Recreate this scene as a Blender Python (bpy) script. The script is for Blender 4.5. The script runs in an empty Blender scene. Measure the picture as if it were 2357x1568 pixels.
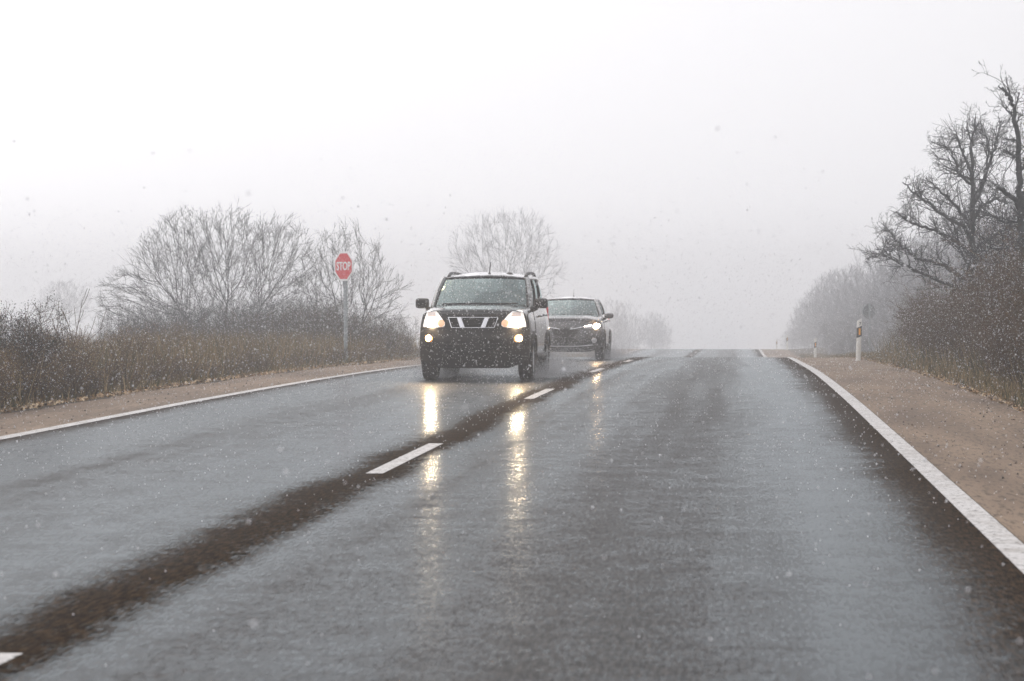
import bpy, bmesh, math, random
import numpy as np
from mathutils import Vector, Matrix

R = math.radians
S = bpy.context.scene
COL = S.collection

# ------------------------------------------------------------------ camera
TH = R(5.63)                      # the lens points a little left of the road's heading
cam_d = bpy.data.cameras.new("camera")
cam = bpy.data.objects.new("camera", cam_d)
COL.objects.link(cam)
cam.location = (2.68, 0.0, 1.32)
cam.rotation_euler = (R(90 - 1.124), 0, TH)
cam_d.sensor_width = 36.0
cam_d.lens = 80.95
cam_d.clip_start = 0.05
cam_d.clip_end = 4000
cam_d.dof.use_dof = True
cam_d.dof.focus_distance = 37.0
cam_d.dof.aperture_fstop = 5.6
S.camera = cam

# ------------------------------------------------------------------ sky
w = bpy.data.worlds.new("World")
S.world = w
w.use_nodes = True
nt = w.node_tree
nt.nodes.clear()
N = nt.nodes.new
L = nt.links.new
SUN_EL, SUN_AZ = R(48), R(-40)     # azimuth measured from +Y, negative = left
out = N("ShaderNodeOutputWorld")
bg = N("ShaderNodeBackground")
bg.inputs["Strength"].default_value = 0.14
tc = N("ShaderNodeTexCoord")
sep = N("ShaderNodeSeparateXYZ")
mx = N("ShaderNodeMath"); mx.operation = 'MAXIMUM'; mx.inputs[1].default_value = 0.16
cmb = N("ShaderNodeCombineXYZ")
sky = N("ShaderNodeTexSky")
sky.sky_type = 'NISHITA'
sky.sun_disc = False
sky.sun_elevation = SUN_EL
sky.sun_rotation = SUN_AZ
sky.dust_density = 3.0
hs = N("ShaderNodeHueSaturation")
hs.inputs["Saturation"].default_value = 0.25
ov = N("ShaderNodeValToRGB")       # overcast layer: brighter towards the zenith
ov.color_ramp.elements.new(0.13); ov.color_ramp.elements.new(0.04)
for e_, (pp, cc) in zip(ov.color_ramp.elements, ((0.0, .61), (0.04, .72), (0.13, .765), (0.5, 1.02))):
    e_.position = pp; e_.color = (cc, cc, cc, 1)
ovs = N("ShaderNodeMixRGB"); ovs.blend_type = 'MULTIPLY'; ovs.inputs[0].default_value = 1.0; ovs.inputs[2].default_value = (10, 10, 10, 1)
tint = N("ShaderNodeMixRGB"); tint.blend_type = 'MULTIPLY'
tint.inputs[0].default_value = 1.0
tint.inputs[2].default_value = (0.99, 0.968, 0.995, 1)
mixn = N("ShaderNodeMixRGB")
mixn.inputs[0].default_value = 0.8
L(tc.outputs["Generated"], sep.inputs[0])
L(sep.outputs[0], cmb.inputs[0]); L(sep.outputs[1], cmb.inputs[1])
L(sep.outputs[2], mx.inputs[0]); L(mx.outputs[0], cmb.inputs[2])
L(cmb.outputs[0], sky.inputs[0])
L(sky.outputs[0], hs.inputs["Color"])
L(sep.outputs[2], ov.inputs[0]); L(ov.outputs[0], ovs.inputs[1])
az = N("ShaderNodeMapRange")        # the cloud is brighter on the sun's side
az.inputs["From Min"].default_value = -0.35; az.inputs["From Max"].default_value = 0.12
az.inputs["To Min"].default_value = 1.24; az.inputs["To Max"].default_value = 0.95
azm = N("ShaderNodeMixRGB"); azm.blend_type = 'MULTIPLY'; azm.inputs[0].default_value = 1.0
L(sep.outputs[0], az.inputs["Value"]); L(ovs.outputs[0], azm.inputs[1]); L(az.outputs[0], azm.inputs[2]); L(azm.outputs[0], tint.inputs[1])
L(hs.outputs[0], mixn.inputs[1]); L(tint.outputs[0], mixn.inputs[2])
L(mixn.outputs[0], bg.inputs[0]); L(bg.outputs[0], out.inputs[0])

# ------------------------------------------------------------------ sun behind the cloud
sd = bpy.data.lights.new("sun", 'SUN')
sd.energy = 0.6
sd.angle = R(45)
sd.color = (1.0, 0.97, 0.93)
sun = bpy.data.objects.new("sun", sd)
COL.objects.link(sun)
sv = Vector((math.sin(SUN_AZ) * math.cos(SUN_EL), math.cos(SUN_AZ) * math.cos(SUN_EL), math.sin(SUN_EL)))
sun.rotation_euler = sv.to_track_quat('Z', 'Y').to_euler()
sun.location = sv * 60

# ------------------------------------------------------------------ exposure
S.view_settings.view_transform = 'Standard'
S.view_settings.look = 'None'
S.view_settings.exposure = 0.0
S.view_settings.gamma = 1.0
S.cycles.max_bounces = 8
S.cycles.transparent_max_bounces = 16
S.cycles.volume_bounces = 2
S.cycles.sample_clamp_indirect = 12
S.cycles.use_denoising = True
S.cycles.denoising_prefilter = 'ACCURATE'
S.cycles.use_adaptive_sampling = False

# ------------------------------------------------------------------ helpers
def site(t, d):
    """bearing (tangent from the lens axis) and distance -> x, y on the ground plan"""
    X = t * d
    return X * math.cos(TH) - d * math.sin(TH) + 2.68, X * math.sin(TH) + d * math.cos(TH)

def px(p, d):
    return site((p - 1178.5) / 5300.0, d)

_zp = [(-60, 0), (0, 0), (20, 0), (30, -0.01), (42, -0.085), (54, -0.25), (65, -0.43), (75, -0.70), (90, -1.18),
       (108, -1.71), (130, -2.08), (158, -2.40), (208, -3.65), (300, -6.0), (500, -11.5), (1200, -31.0)]
_zx = np.array([a for a, b in _zp], float); _zy = np.array([b for a, b in _zp], float)
_h = np.diff(_zx); _dl = np.diff(_zy) / _h
_m = np.zeros(len(_zx)); _m[0] = _dl[0]; _m[-1] = _dl[-1]
for _i in range(1, len(_zx) - 1):
    _m[_i] = (_dl[_i - 1] * _h[_i] + _dl[_i] * _h[_i - 1]) / (_h[_i] + _h[_i - 1])

def zr(y):
    y = np.asarray(y, float)
    yc = np.clip(y, _zx[0], _zx[-1])
    i = np.clip(np.searchsorted(_zx, yc, side='right') - 1, 0, len(_zx) - 2)
    t = (yc - _zx[i]) / _h[i]
    h00 = 2 * t**3 - 3 * t**2 + 1; h10 = t**3 - 2 * t**2 + t; h01 = -2 * t**3 + 3 * t**2; h11 = t**3 - t**2
    return h00 * _zy[i] + h10 * _h[i] * _m[i] + h01 * _zy[i + 1] + h11 * _h[i] * _m[i + 1]

def zt(x, y):
    """terrain height away from the carriageway"""
    x = np.asarray(x, float); y = np.asarray(y, float)
    a = np.clip((np.abs(x) - 6.0) / 3.0, 0, 1)
    bump = 0.10 * np.sin(x * 0.7 + 1.3) * np.sin(y * 0.31) + 0.06 * np.sin(x * 1.9 + y * 0.8)
    return zr(y) - 0.03 + a * bump + np.where(x > 0, 0.12, 0.0) * a

def gz(x, y):
    return float(zt(x, y))

def tag(o, label=None, cat=None, group=None, kind=None):
    if label: o["label"] = label
    if cat: o["category"] = cat
    if group: o["group"] = group
    if kind: o["kind"] = kind
    return o

def empty(name, loc=(0, 0, 0), rz=0.0):
    o = bpy.data.objects.new(name, None)
    o.empty_display_size = 0.2
    o.location = loc
    o.rotation_euler = (0, 0, rz)
    COL.objects.link(o)
    return o

def mesh_np(name, V, F, mat=None, parent=None, smooth=False, mats=None, mi=None):
    """one mesh object out of numpy arrays; F is an (n,k) int array"""
    V = np.asarray(V, np.float32); F = np.asarray(F, np.int32)
    me = bpy.data.meshes.new(name)
    n, k = F.shape
    me.vertices.add(len(V)); me.vertices.foreach_set("co", V.ravel())
    me.loops.add(n * k); me.loops.foreach_set("vertex_index", F.ravel())
    me.polygons.add(n)
    me.polygons.foreach_set("loop_start", np.arange(0, n * k, k, dtype=np.int32))
    me.polygons.foreach_set("loop_total", np.full(n, k, np.int32))
    if smooth: me.polygons.foreach_set("use_smooth", np.ones(n, bool))
    me.update(calc_edges=True)
    for m in (mats or [mat]):
        if m: me.materials.append(m)
    if mi is not None: me.polygons.foreach_set("material_index", np.asarray(mi, np.int32))
    o = bpy.data.objects.new(name, me)
    COL.objects.link(o)
    if parent: o.parent = parent
    return o

class MB:
    """collects vertices and faces of one mesh"""
    def __init__(s): s.v = []; s.f = []
    def add(s, vs, fs):
        b = len(s.v); s.v += [tuple(v) for v in vs]; s.f += [tuple(i + b for i in f) for f in fs]
    def box(s, c, d, rot=None):
        hx, hy, hz = d[0] / 2, d[1] / 2, d[2] / 2
        P = [Vector((x, y, z)) for z in (-hz, hz) for y in (-hy, hy) for x in (-hx, hx)]
        if rot: P = [rot @ p for p in P]
        s.add([p + Vector(c) for p in P], [(0, 2, 3, 1), (4, 5, 7, 6), (0, 1, 5, 4), (2, 6, 7, 3), (0, 4, 6, 2), (1, 3, 7, 5)])
    def tube(s, pts, r, n=8, cap=True):
        pts = [Vector(p) for p in pts]
        rs = r if isinstance(r, (list, tuple)) else [r] * len(pts)
        vs, fs = [], []
        up = Vector((0.13, 0.37, 1)).normalized()
        for i, p in enumerate(pts):
            d = (pts[min(i + 1, len(pts) - 1)] - pts[max(i - 1, 0)]).normalized()
            u = d.cross(up)
            if u.length < 1e-4: u = d.cross(Vector((1, 0, 0)))
            u.normalize(); v = d.cross(u)
            for k in range(n):
                a = 2 * math.pi * k / n
                vs.append(p + (u * math.cos(a) + v * math.sin(a)) * rs[i])
        for i in range(len(pts) - 1):
            for k in range(n):
                k2 = (k + 1) % n
                fs.append((i * n + k, i * n + k2, (i + 1) * n + k2, (i + 1) * n + k))
        if cap:
            fs.append(tuple(range(n))[::-1]); fs.append(tuple(range((len(pts) - 1) * n, len(pts) * n)))
        s.add(vs, fs)
    def grid(s, rows):
        """rows: list of equally long point lists"""
        m = len(rows[0]); vs = [p for r in rows for p in r]
        s.add(vs, [(i * m + j, i * m + j + 1, (i + 1) * m + j + 1, (i + 1) * m + j) for i in range(len(rows) - 1) for j in range(m - 1)])
    def lathe(s, prof, axis_c, n=32):
        """profile (offset along x, radius) round the x axis through axis_c"""
        c = Vector(axis_c); vs, fs = [], []; m = len(prof)
        for k in range(n):
            a = 2 * math.pi * k / n
            for ox, r in prof: vs.append(c + Vector((ox, r * math.cos(a), r * math.sin(a))))
        for k in range(n):
            k2 = (k + 1) % n
            for j in range(m - 1): fs.append((k * m + j, k * m + j + 1, k2 * m + j + 1, k2 * m + j))
        s.add(vs, fs)
    def ball(s, c, rad, n=10, m=6):
        rows = []
        for i in range(m + 1):
            a = math.pi * i / m
            rows.append([(c[0] + rad[0] * math.sin(a) * math.cos(2 * math.pi * k / n), c[1] + rad[1] * math.sin(a) * math.sin(2 * math.pi * k / n),
                          c[2] + rad[2] * math.cos(a)) for k in range(n + 1)])
        s.grid(rows)
    def build(s, name, mat, parent=None, smooth=True, bevel=0.0, solid=0.0, angle=35, weld=True):
        me = bpy.data.meshes.new(name)
        me.from_pydata(s.v, [], s.f)
        bm = bmesh.new(); bm.from_mesh(me)
        if weld: bmesh.ops.remove_doubles(bm, verts=bm.verts, dist=1e-5)
        bmesh.ops.recalc_face_normals(bm, faces=bm.faces)
        if smooth:
            for f in bm.faces: f.smooth = True
            for e in bm.edges:
                if len(e.link_faces) == 2 and e.calc_face_angle(0) > R(angle): e.smooth = False
        bm.to_mesh(me); bm.free()
        if mat: me.materials.append(mat)
        o = bpy.data.objects.new(name, me)
        COL.objects.link(o)
        if parent: o.parent = parent
        if solid:
            md = o.modifiers.new("solid", 'SOLIDIFY'); md.thickness = solid; md.offset = 0
        if bevel:
            md = o.modifiers.new("bevel", 'BEVEL'); md.width = bevel; md.segments = 2; md.limit_method = 'ANGLE'
        return o

def children(o): return [c for c in COL.objects if c.parent == o]

# ------------------------------------------------------------------ materials
def mat(name, col, rough=0.5, spec=0.5, metal=0.0, coat=0.0, emit=None, es=0.0, noise=None):
    m = bpy.data.materials.new(name); m.use_nodes = True
    nt = m.node_tree; b = nt.nodes["Principled BSDF"]
    b.inputs["Base Color"].default_value = (*col, 1)
    b.inputs["Roughness"].default_value = rough
    b.inputs["Specular IOR Level"].default_value = spec
    b.inputs["Metallic"].default_value = metal
    b.inputs["Coat Weight"].default_value = coat
    b.inputs["Coat Roughness"].default_value = 0.06
    if emit:
        b.inputs["Emission Color"].default_value = (*emit, 1)
        b.inputs["Emission Strength"].default_value = es
    if noise:
        sc, col2, lo, hi = noise
        tcn = nt.nodes.new("ShaderNodeTexCoord"); nz = nt.nodes.new("ShaderNodeTexNoise")
        nz.inputs["Scale"].default_value = sc; nz.inputs["Detail"].default_value = 6
        mr = nt.nodes.new("ShaderNodeMapRange"); mr.inputs["From Min"].default_value = lo; mr.inputs["From Max"].default_value = hi
        mi = nt.nodes.new("ShaderNodeMixRGB"); mi.inputs[1].default_value = (*col, 1); mi.inputs[2].default_value = (*col2, 1)
        nt.links.new(tcn.outputs["Object"], nz.inputs["Vector"])
        nt.links.new(nz.outputs["Fac"], mr.inputs["Value"])
        nt.links.new(mr.outputs[0], mi.inputs[0]); nt.links.new(mi.outputs[0], b.inputs["Base Color"])
    return m

def snow_on_top(m, amount=0.6, scale=14.0, lo=0.25):
    """snow lying on upward faces, broken by noise"""
    nt = m.node_tree; b = nt.nodes["Principled BSDF"]
    src = b.inputs["Base Color"].links[0].from_socket if b.inputs["Base Color"].links else None
    g = nt.nodes.new("ShaderNodeNewGeometry"); sp = nt.nodes.new("ShaderNodeSeparateXYZ")
    nz = nt.nodes.new("ShaderNodeTexNoise"); nz.inputs["Scale"].default_value = scale
    tcn = nt.nodes.new("ShaderNodeTexCoord")
    mr = nt.nodes.new("ShaderNodeMapRange"); mr.inputs["From Min"].default_value = lo; mr.inputs["From Max"].default_value = 0.9
    n2 = nt.nodes.new("ShaderNodeMapRange"); n2.inputs["From Min"].default_value = 0.42; n2.inputs["From Max"].default_value = 0.6
    mu = nt.nodes.new("ShaderNodeMath"); mu.operation = 'MULTIPLY'
    m3 = nt.nodes.new("ShaderNodeMath"); m3.operation = 'MULTIPLY'; m3.inputs[1].default_value = amount
    mi = nt.nodes.new("ShaderNodeMixRGB"); mi.inputs[1].default_value = b.inputs["Base Color"].default_value
    mi.inputs[2].default_value = (0.8, 0.81, 0.83, 1)
    K = nt.links.new
    K(g.outputs["Normal"], sp.inputs[0]); K(sp.outputs[2], mr.inputs["Value"])
    K(tcn.outputs["Object"], nz.inputs["Vector"]); K(nz.outputs["Fac"], n2.inputs["Value"])
    K(mr.outputs[0], mu.inputs[0]); K(n2.outputs[0], mu.inputs[1]); K(mu.outputs[0], m3.inputs[0])
    K(m3.outputs[0], mi.inputs[0])
    if src: K(src, mi.inputs[1])
    K(mi.outputs[0], b.inputs["Base Color"])
    return m

M = {}
M['paint_black'] = mat("black paint", (0.007, 0.012, 0.012), 0.32, 0.5, 0, 1.0)
M['paint_grey'] = mat("dark grey paint", (0.028, 0.029, 0.031), 0.34, 0.5, 0.2, 1.0)
M['roof_snow'] = mat('dark roof paint', (0.02, 0.021, 0.022), 0.3, 0.5, 0, 1.0)
M['plastic'] = mat("black plastic", (0.007, 0.0065, 0.006), 0.5, 0.22, noise=(6, (0.016, 0.015, 0.013), 0.4, 0.8))
M['recess'] = mat("dark recess", (0.006, 0.006, 0.006), 0.7, 0.2)
M['rubber'] = mat("wet rubber", (0.014, 0.014, 0.014), 0.5, 0.4, noise=(9, (0.03, 0.028, 0.025), 0.45, 0.8))
M['rim'] = mat("alloy rim", (0.42, 0.43, 0.44), 0.35, 0.5, 0.8)
M['chrome'] = mat("chrome", (0.75, 0.76, 0.78), 0.16, 0.5, 1.0)
M['chrome_bar'] = mat("satin chrome", (0.7, 0.7, 0.73), 0.38, 0.5, 0.85)
M['cloth'] = mat("dark seat cloth", (0.035, 0.04, 0.042), 0.9)
M['skin'] = mat("skin", (0.40, 0.26, 0.20), 0.6)
M['hair'] = mat("dark hair", (0.02, 0.015, 0.012), 0.6)
M['jacket'] = mat("dark jacket", (0.03, 0.032, 0.036), 0.9)
M['lamp_shell'] = mat("headlamp housing", (0.80, 0.78, 0.76), 0.25, 0.5, 0.0, 0.6, (1.0, 0.93, 0.87), 0.75)
M['lamp_grey'] = mat("clear lamp housing", (0.55, 0.56, 0.58), 0.2, 0.5, 0.3, 0.6)
M['lamp_upper'] = mat("upper lamp chamber", (0.62, 0.52, 0.48), 0.3, 0.5, 0, 0.6, (1.0, 0.8, 0.7), 0.12)
M['indicator'] = mat("amber indicator", (0.75, 0.40, 0.22), 0.25, 0.5, 0, 0.8, (1.0, 0.62, 0.38), 0.5)
M['low_beam'] = mat("lit low beam", (1, 1, 1), 0.3, emit=(1.0, 0.74, 0.47), es=430)
M['rear_beam'] = mat('lit amber low beam', (1, 1, 1), 0.3, emit=(1.0, 0.62, 0.32), es=280)
M['fog_beam'] = mat("lit fog lamp", (1, 1, 1), 0.3, emit=(1.0, 0.60, 0.27), es=200)
M['fog_bowl'] = mat('lit fog lamp bowl', (0.6, 0.4, 0.2), 0.3, emit=(1.0, 0.40, 0.07), es=0.55)
M['drl'] = mat("lit daytime lamp", (1, 1, 1), 0.3, emit=(1.0, 0.84, 0.66), es=14)
M['galv'] = mat("galvanised steel", (0.33, 0.36, 0.37), 0.5, 0.5, 0.35, noise=(20, (0.22, 0.25, 0.26), 0.4, 0.7))
M['sign_white'] = mat("sign white", (0.82, 0.82, 0.82), 0.45)
M['sign_red'] = mat("sign red", (0.62, 0.035, 0.045), 0.4, noise=(28, (0.70, 0.22, 0.23), 0.5, 0.72))
M['sign_back'] = mat("grey sign back", (0.10, 0.115, 0.12), 0.6)
M['post_white'] = mat("post white plastic", (0.72, 0.71, 0.67), 0.5, noise=(14, (0.55, 0.53, 0.48), 0.45, 0.75))
M['post_black'] = mat("post black band", (0.018, 0.018, 0.018), 0.5)
M['amber'] = mat("amber reflector", (0.85, 0.33, 0.02), 0.25, 0.6, 0, 0.7, noise=(60, (0.9, 0.45, 0.05), 0.4, 0.6))
M['snow'] = mat("snow flake", (0.93, 0.93, 0.95), 0.7)
def translucent(m, fac):
    nt = m.node_tree; b = nt.nodes["Principled BSDF"]; o = nt.nodes["Material Output"]
    t = nt.nodes.new("ShaderNodeBsdfTranslucent"); t.inputs[0].default_value = b.inputs["Base Color"].default_value
    x = nt.nodes.new("ShaderNodeMixShader"); x.inputs[0].default_value = fac
    nt.links.new(b.outputs[0], x.inputs[1]); nt.links.new(t.outputs[0], x.inputs[2]); nt.links.new(x.outputs[0], o.inputs[0])
translucent(M['snow'], 0.5)
def lacy(m, fac):
    """part of the view passes straight through the crystals"""
    nt = m.node_tree; o = nt.nodes["Material Output"]; src = o.inputs[0].links[0].from_socket
    t = nt.nodes.new("ShaderNodeBsdfTransparent"); x = nt.nodes.new("ShaderNodeMixShader"); x.inputs[0].default_value = fac
    nt.links.new(src, x.inputs[1]); nt.links.new(t.outputs[0], x.inputs[2]); nt.links.new(x.outputs[0], o.inputs[0])
lacy(M['snow'], 0.12)
M['water'] = mat("spray drop", (0.6, 0.61, 0.63), 0.4)

def bark(name, c1, c2, snow):
    m = mat(name, c1, 0.85, 0.3, noise=(7, c2, 0.4, 0.7))
    return snow_on_top(m, snow, 6.0)
snow_on_top(M['roof_snow'], 0.9, 3.0, 0.2)
snow_on_top(M['paint_black'], 0.30, 22.0, 0.6)  # both car paints: snow flecks that also paint in pale sky reflection
snow_on_top(M['paint_grey'], 0.30, 22.0, 0.6)
M['bark_grey'] = bark("grey bark", (0.075, 0.075, 0.072), (0.15, 0.15, 0.14), 0.75)
M['bark_dark'] = bark("dark oak bark", (0.024, 0.026, 0.026), (0.055, 0.058, 0.055), 0.35)
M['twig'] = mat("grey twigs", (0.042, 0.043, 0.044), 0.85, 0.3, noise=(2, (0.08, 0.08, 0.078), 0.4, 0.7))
M['twig_hazed'] = mat("frosty haze-paled twigs", (0.24, 0.245, 0.255), 0.85, 0.3, noise=(2, (0.52, 0.525, 0.545), 0.4, 0.65))  # distance haze put into the colour, on top of some frosting
M['stem_brown'] = mat("brown stems", (0.085, 0.058, 0.038), 0.85, 0.3, noise=(3, (0.16, 0.115, 0.075), 0.4, 0.7))

def leaf(name, cols):
    """colour varies from leaf to leaf (random per loose piece)"""
    m = bpy.data.materials.new(name); m.use_nodes = True
    nt = m.node_tree; b = nt.nodes["Principled BSDF"]
    g = nt.nodes.new("ShaderNodeNewGeometry"); r = nt.nodes.new("ShaderNodeValToRGB")
    r.color_ramp.interpolation = 'CONSTANT'
    for i, c in enumerate(cols):
        e = r.color_ramp.elements[i] if i < 2 else r.color_ramp.elements.new(i / len(cols))
        e.position = i / len(cols); e.color = (*c, 1)
    nt.links.new(g.outputs["Random Per Island"], r.inputs[0])
    nt.links.new(r.outputs[0], b.inputs["Base Color"])
    b.inputs["Roughness"].default_value = 0.75
    b.inputs["Specular IOR Level"].default_value = 0.25
    return m
M['leaf_brown'] = leaf("dead brown leaves", [(0.22, 0.135, 0.055), (0.34, 0.22, 0.095), (0.06, 0.038, 0.016), (0.46, 0.34, 0.17), (0.10, 0.085, 0.03), (0.21, 0.12, 0.045), (0.06, 0.036, 0.016), (0.55, 0.55, 0.57)])
M['leaf_rust'] = leaf("dark rust leaves", [(0.055, 0.030, 0.011), (0.10, 0.053, 0.018), (0.022, 0.015, 0.007), (0.15, 0.09, 0.036), (0.042, 0.035, 0.013), (0.07, 0.038, 0.014), (0.45, 0.45, 0.47)])
M['leaf_green'] = leaf("dull evergreen leaves", [(0.016, 0.022, 0.019), (0.024, 0.031, 0.026), (0.014, 0.018, 0.016), (0.035, 0.04, 0.034), (0.018, 0.024, 0.02), (0.02, 0.026, 0.022), (0.5, 0.51, 0.53)])
M['grass_dry'] = leaf("dry grass", [(0.27, 0.19, 0.095), (0.17, 0.115, 0.055), (0.10, 0.08, 0.035), (0.06, 0.07, 0.028), (0.36, 0.27, 0.15)])
M['litter'] = leaf("dead leaf litter", [(0.42, 0.29, 0.17), (0.30, 0.19, 0.10), (0.20, 0.13, 0.07), (0.5, 0.38, 0.24), (0.12, 0.09, 0.05)])
M['grit'] = leaf("loose grit", [(0.05, 0.04, 0.035), (0.14, 0.10, 0.08), (0.30, 0.22, 0.17), (0.03, 0.03, 0.03)])

def ramp(nt, stops):
    r = nt.nodes.new("ShaderNodeValToRGB")
    el = r.color_ramp.elements
    while len(el) < len(stops): el.new(0.5)
    for e, (p, c) in zip(el, stops):
        e.position = p; e.color = (c, c, c, 1) if not isinstance(c, tuple) else (*c, 1)
    return r

def road_material():
    m = bpy.data.materials.new("wet asphalt"); m.use_nodes = True
    nt = m.node_tree; b = nt.nodes["Principled BSDF"]; n = nt.nodes.new; K = nt.links.new
    tcn = n("ShaderNodeTexCoord"); sp = n("ShaderNodeSeparateXYZ"); K(tcn.outputs["Object"], sp.inputs[0])
    # wander of the wheel tracks
    wn = n("ShaderNodeTexNoise"); wn.inputs["Scale"].default_value = 0.25; wn.inputs["Detail"].default_value = 2
    K(tcn.outputs["Object"], wn.inputs["Vector"])
    wm = n("ShaderNodeMapRange"); wm.inputs["To Min"].default_value = -0.08; wm.inputs["To Max"].default_value = 0.08
    wm.inputs["From Min"].default_value = 0.3; wm.inputs["From Max"].default_value = 0.7
    K(wn.outputs["Fac"], wm.inputs["Value"])
    ad = n("ShaderNodeMath"); ad.operation = 'ADD'; K(sp.outputs[0], ad.inputs[0]); K(wm.outputs[0], ad.inputs[1])
    mr = n("ShaderNodeMapRange"); mr.inputs["From Min"].default_value = -4.2; mr.inputs["From Max"].default_value = 4.2
    K(ad.outputs[0], mr.inputs["Value"])
    st = [(-4.1, -.2), (-3.85, .35), (-3.5, .85), (-2.9, .95), (-2.2, .40), (-1.6, .70), (-0.95, .92), (-.42, .85), (-.26, .42), (-.12, -.10), (.03, -.12),
          (.16, .34), (.33, 1.0), (.62, .50), (1.2, .70), (1.55, .42), (2.0, .26), (2.45, .34), (2.8, .78), (3.15, 1.05), (3.45, .95), (3.72, .30), (3.95, -.2)]
    rp_ = ramp(nt, [((x + 4.2) / 8.4, (v + .3) / 1.4) for x, v in st]); K(mr.outputs[0], rp_.inputs[0])
    rp = n("ShaderNodeMapRange"); rp.inputs["To Min"].default_value = -.3; rp.inputs["To Max"].default_value = 1.1; K(rp_.outputs[0], rp.inputs["Value"])
    # lateral streaks, wide in x and short in y
    mp = n("ShaderNodeMapping"); mp.inputs["Scale"].default_value = (1.5, 1.5, 1); K(tcn.outputs["Object"], mp.inputs[0])
    sn = n("ShaderNodeTexNoise"); sn.inputs["Scale"].default_value = 1.6; sn.inputs["Detail"].default_value = 8; sn.inputs["Roughness"].default_value = 0.72
    K(mp.outputs[0], sn.inputs["Vector"])
    fn = n("ShaderNodeTexNoise"); fn.inputs["Scale"].default_value = 15; fn.inputs["Detail"].default_value = 4; fn.inputs["Roughness"].default_value = 0.7
    K(tcn.outputs["Object"], fn.inputs["Vector"])
    s1 = n("ShaderNodeMapRange"); s1.inputs["From Min"].default_value = .3; s1.inputs["From Max"].default_value = .7
    s1.inputs["To Min"].default_value = -.40; s1.inputs["To Max"].default_value = .26; K(sn.outputs["Fac"], s1.inputs["Value"])
    s2 = n("ShaderNodeMapRange"); s2.inputs["From Min"].default_value = .3; s2.inputs["From Max"].default_value = .7
    s2.inputs["To Min"].default_value = -.85; s2.inputs["To Max"].default_value = .70
    f2 = n("ShaderNodeTexNoise"); mpf = n("ShaderNodeMapping"); mpf.inputs["Scale"].default_value = (58, 7.5, 1); K(tcn.outputs["Object"], mpf.inputs[0]); f2.inputs["Scale"].default_value = 1.0; f2.inputs["Detail"].default_value = 3; f2.inputs["Roughness"].default_value = .8
    K(mpf.outputs[0], f2.inputs["Vector"])
    fm = n("ShaderNodeMixRGB"); fm.inputs[0].default_value = .62; K(fn.outputs["Fac"], fm.inputs[1]); K(f2.outputs["Fac"], fm.inputs[2]); K(fm.outputs[0], s2.inputs["Value"])
    a1 = n("ShaderNodeMath"); a1.operation = 'ADD'; K(rp.outputs[0], a1.inputs[0]); K(s1.outputs[0], a1.inputs[1])
    mp3 = n("ShaderNodeMapping"); mp3.inputs["Scale"].default_value = (4.0, .10, 1); K(tcn.outputs["Object"], mp3.inputs[0])
    tn = n("ShaderNodeTexNoise"); tn.inputs["Scale"].default_value = 1.0; tn.inputs["Detail"].default_value = 4; K(mp3.outputs[0], tn.inputs["Vector"])
    s3 = n("ShaderNodeMapRange"); s3.inputs["From Min"].default_value = .3; s3.inputs["From Max"].default_value = .7
    s3.inputs["To Min"].default_value = -.18; s3.inputs["To Max"].default_value = .14; K(tn.outputs["Fac"], s3.inputs["Value"])
    a3 = n("ShaderNodeMath"); a3.operation = 'ADD'; K(a1.outputs[0], a3.inputs[0]); K(s3.outputs[0], a3.inputs[1])
    a2 = n("ShaderNodeMath"); a2.operation = 'ADD'; a2.use_clamp = True; K(a3.outputs[0], a2.inputs[0]); K(s2.outputs[0], a2.inputs[1])
    wet = a2.outputs[0]
    cg = n("ShaderNodeTexNoise"); cg.inputs["Scale"].default_value = 1.0; cg.inputs["Detail"].default_value = 5; cg.inputs["Roughness"].default_value = 0.75
    mpc = n("ShaderNodeMapping"); mpc.inputs["Scale"].default_value = (48, 7, 1); K(tcn.outputs["Object"], mpc.inputs[0]); K(mpc.outputs[0], cg.inputs["Vector"])
    dry = n("ShaderNodeMixRGB"); dry.inputs[1].default_value = (0.003, 0.002, 0.001, 1); dry.inputs[2].default_value = (0.092, 0.055, 0.028, 1)
    c1 = n("ShaderNodeMapRange"); c1.inputs["From Min"].default_value = .42; c1.inputs["From Max"].default_value = .74; K(cg.outputs["Fac"], c1.inputs["Value"])
    K(c1.outputs[0], dry.inputs[0])
    br = ramp(nt, [((x + 4.2) / 8.4, q) for x, q in [(-4.15, 1), (-3.9, .8), (-3.6, .1), (-.55, .1), (-.3, .95), (.2, 1), (.38, .3), (.8, .12), (3.3, .12), (3.75, .9), (4.1, 1)]]); K(mr.outputs[0], br.inputs[0])
    gd = n("ShaderNodeMixRGB"); gd.inputs[1].default_value = (0.008, 0.0085, 0.009, 1); gd.inputs[2].default_value = (0.085, 0.083, 0.08, 1); K(c1.outputs[0], gd.inputs[0])
    d2 = n("ShaderNodeMixRGB"); K(br.outputs[0], d2.inputs[0]); K(gd.outputs[0], d2.inputs[1]); K(dry.outputs[0], d2.inputs[2]); dry = d2
    cm = n("ShaderNodeMixRGB"); cm.inputs[2].default_value = (0.019, 0.023, 0.027, 1); K(wet, cm.inputs[0]); K(dry.outputs[0], cm.inputs[1])
    K(cm.outputs[0], b.inputs["Base Color"])
    rr = n("ShaderNodeMapRange"); rr.inputs["To Min"].default_value = 0.35; rr.inputs["To Max"].default_value = 0.12; K(wet, rr.inputs["Value"])
    b.inputs["Roughness"].default_value = 0.6
    sb = n("ShaderNodeMapRange"); sb.inputs["To Min"].default_value = 0.17; sb.inputs["To Max"].default_value = 0.0; K(br.outputs[0], sb.inputs["Value"]); K(sb.outputs[0], b.inputs["Specular IOR Level"])
    fd = n("ShaderNodeBsdfDiffuse"); K(cm.outputs[0], fd.inputs[0])
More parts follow.
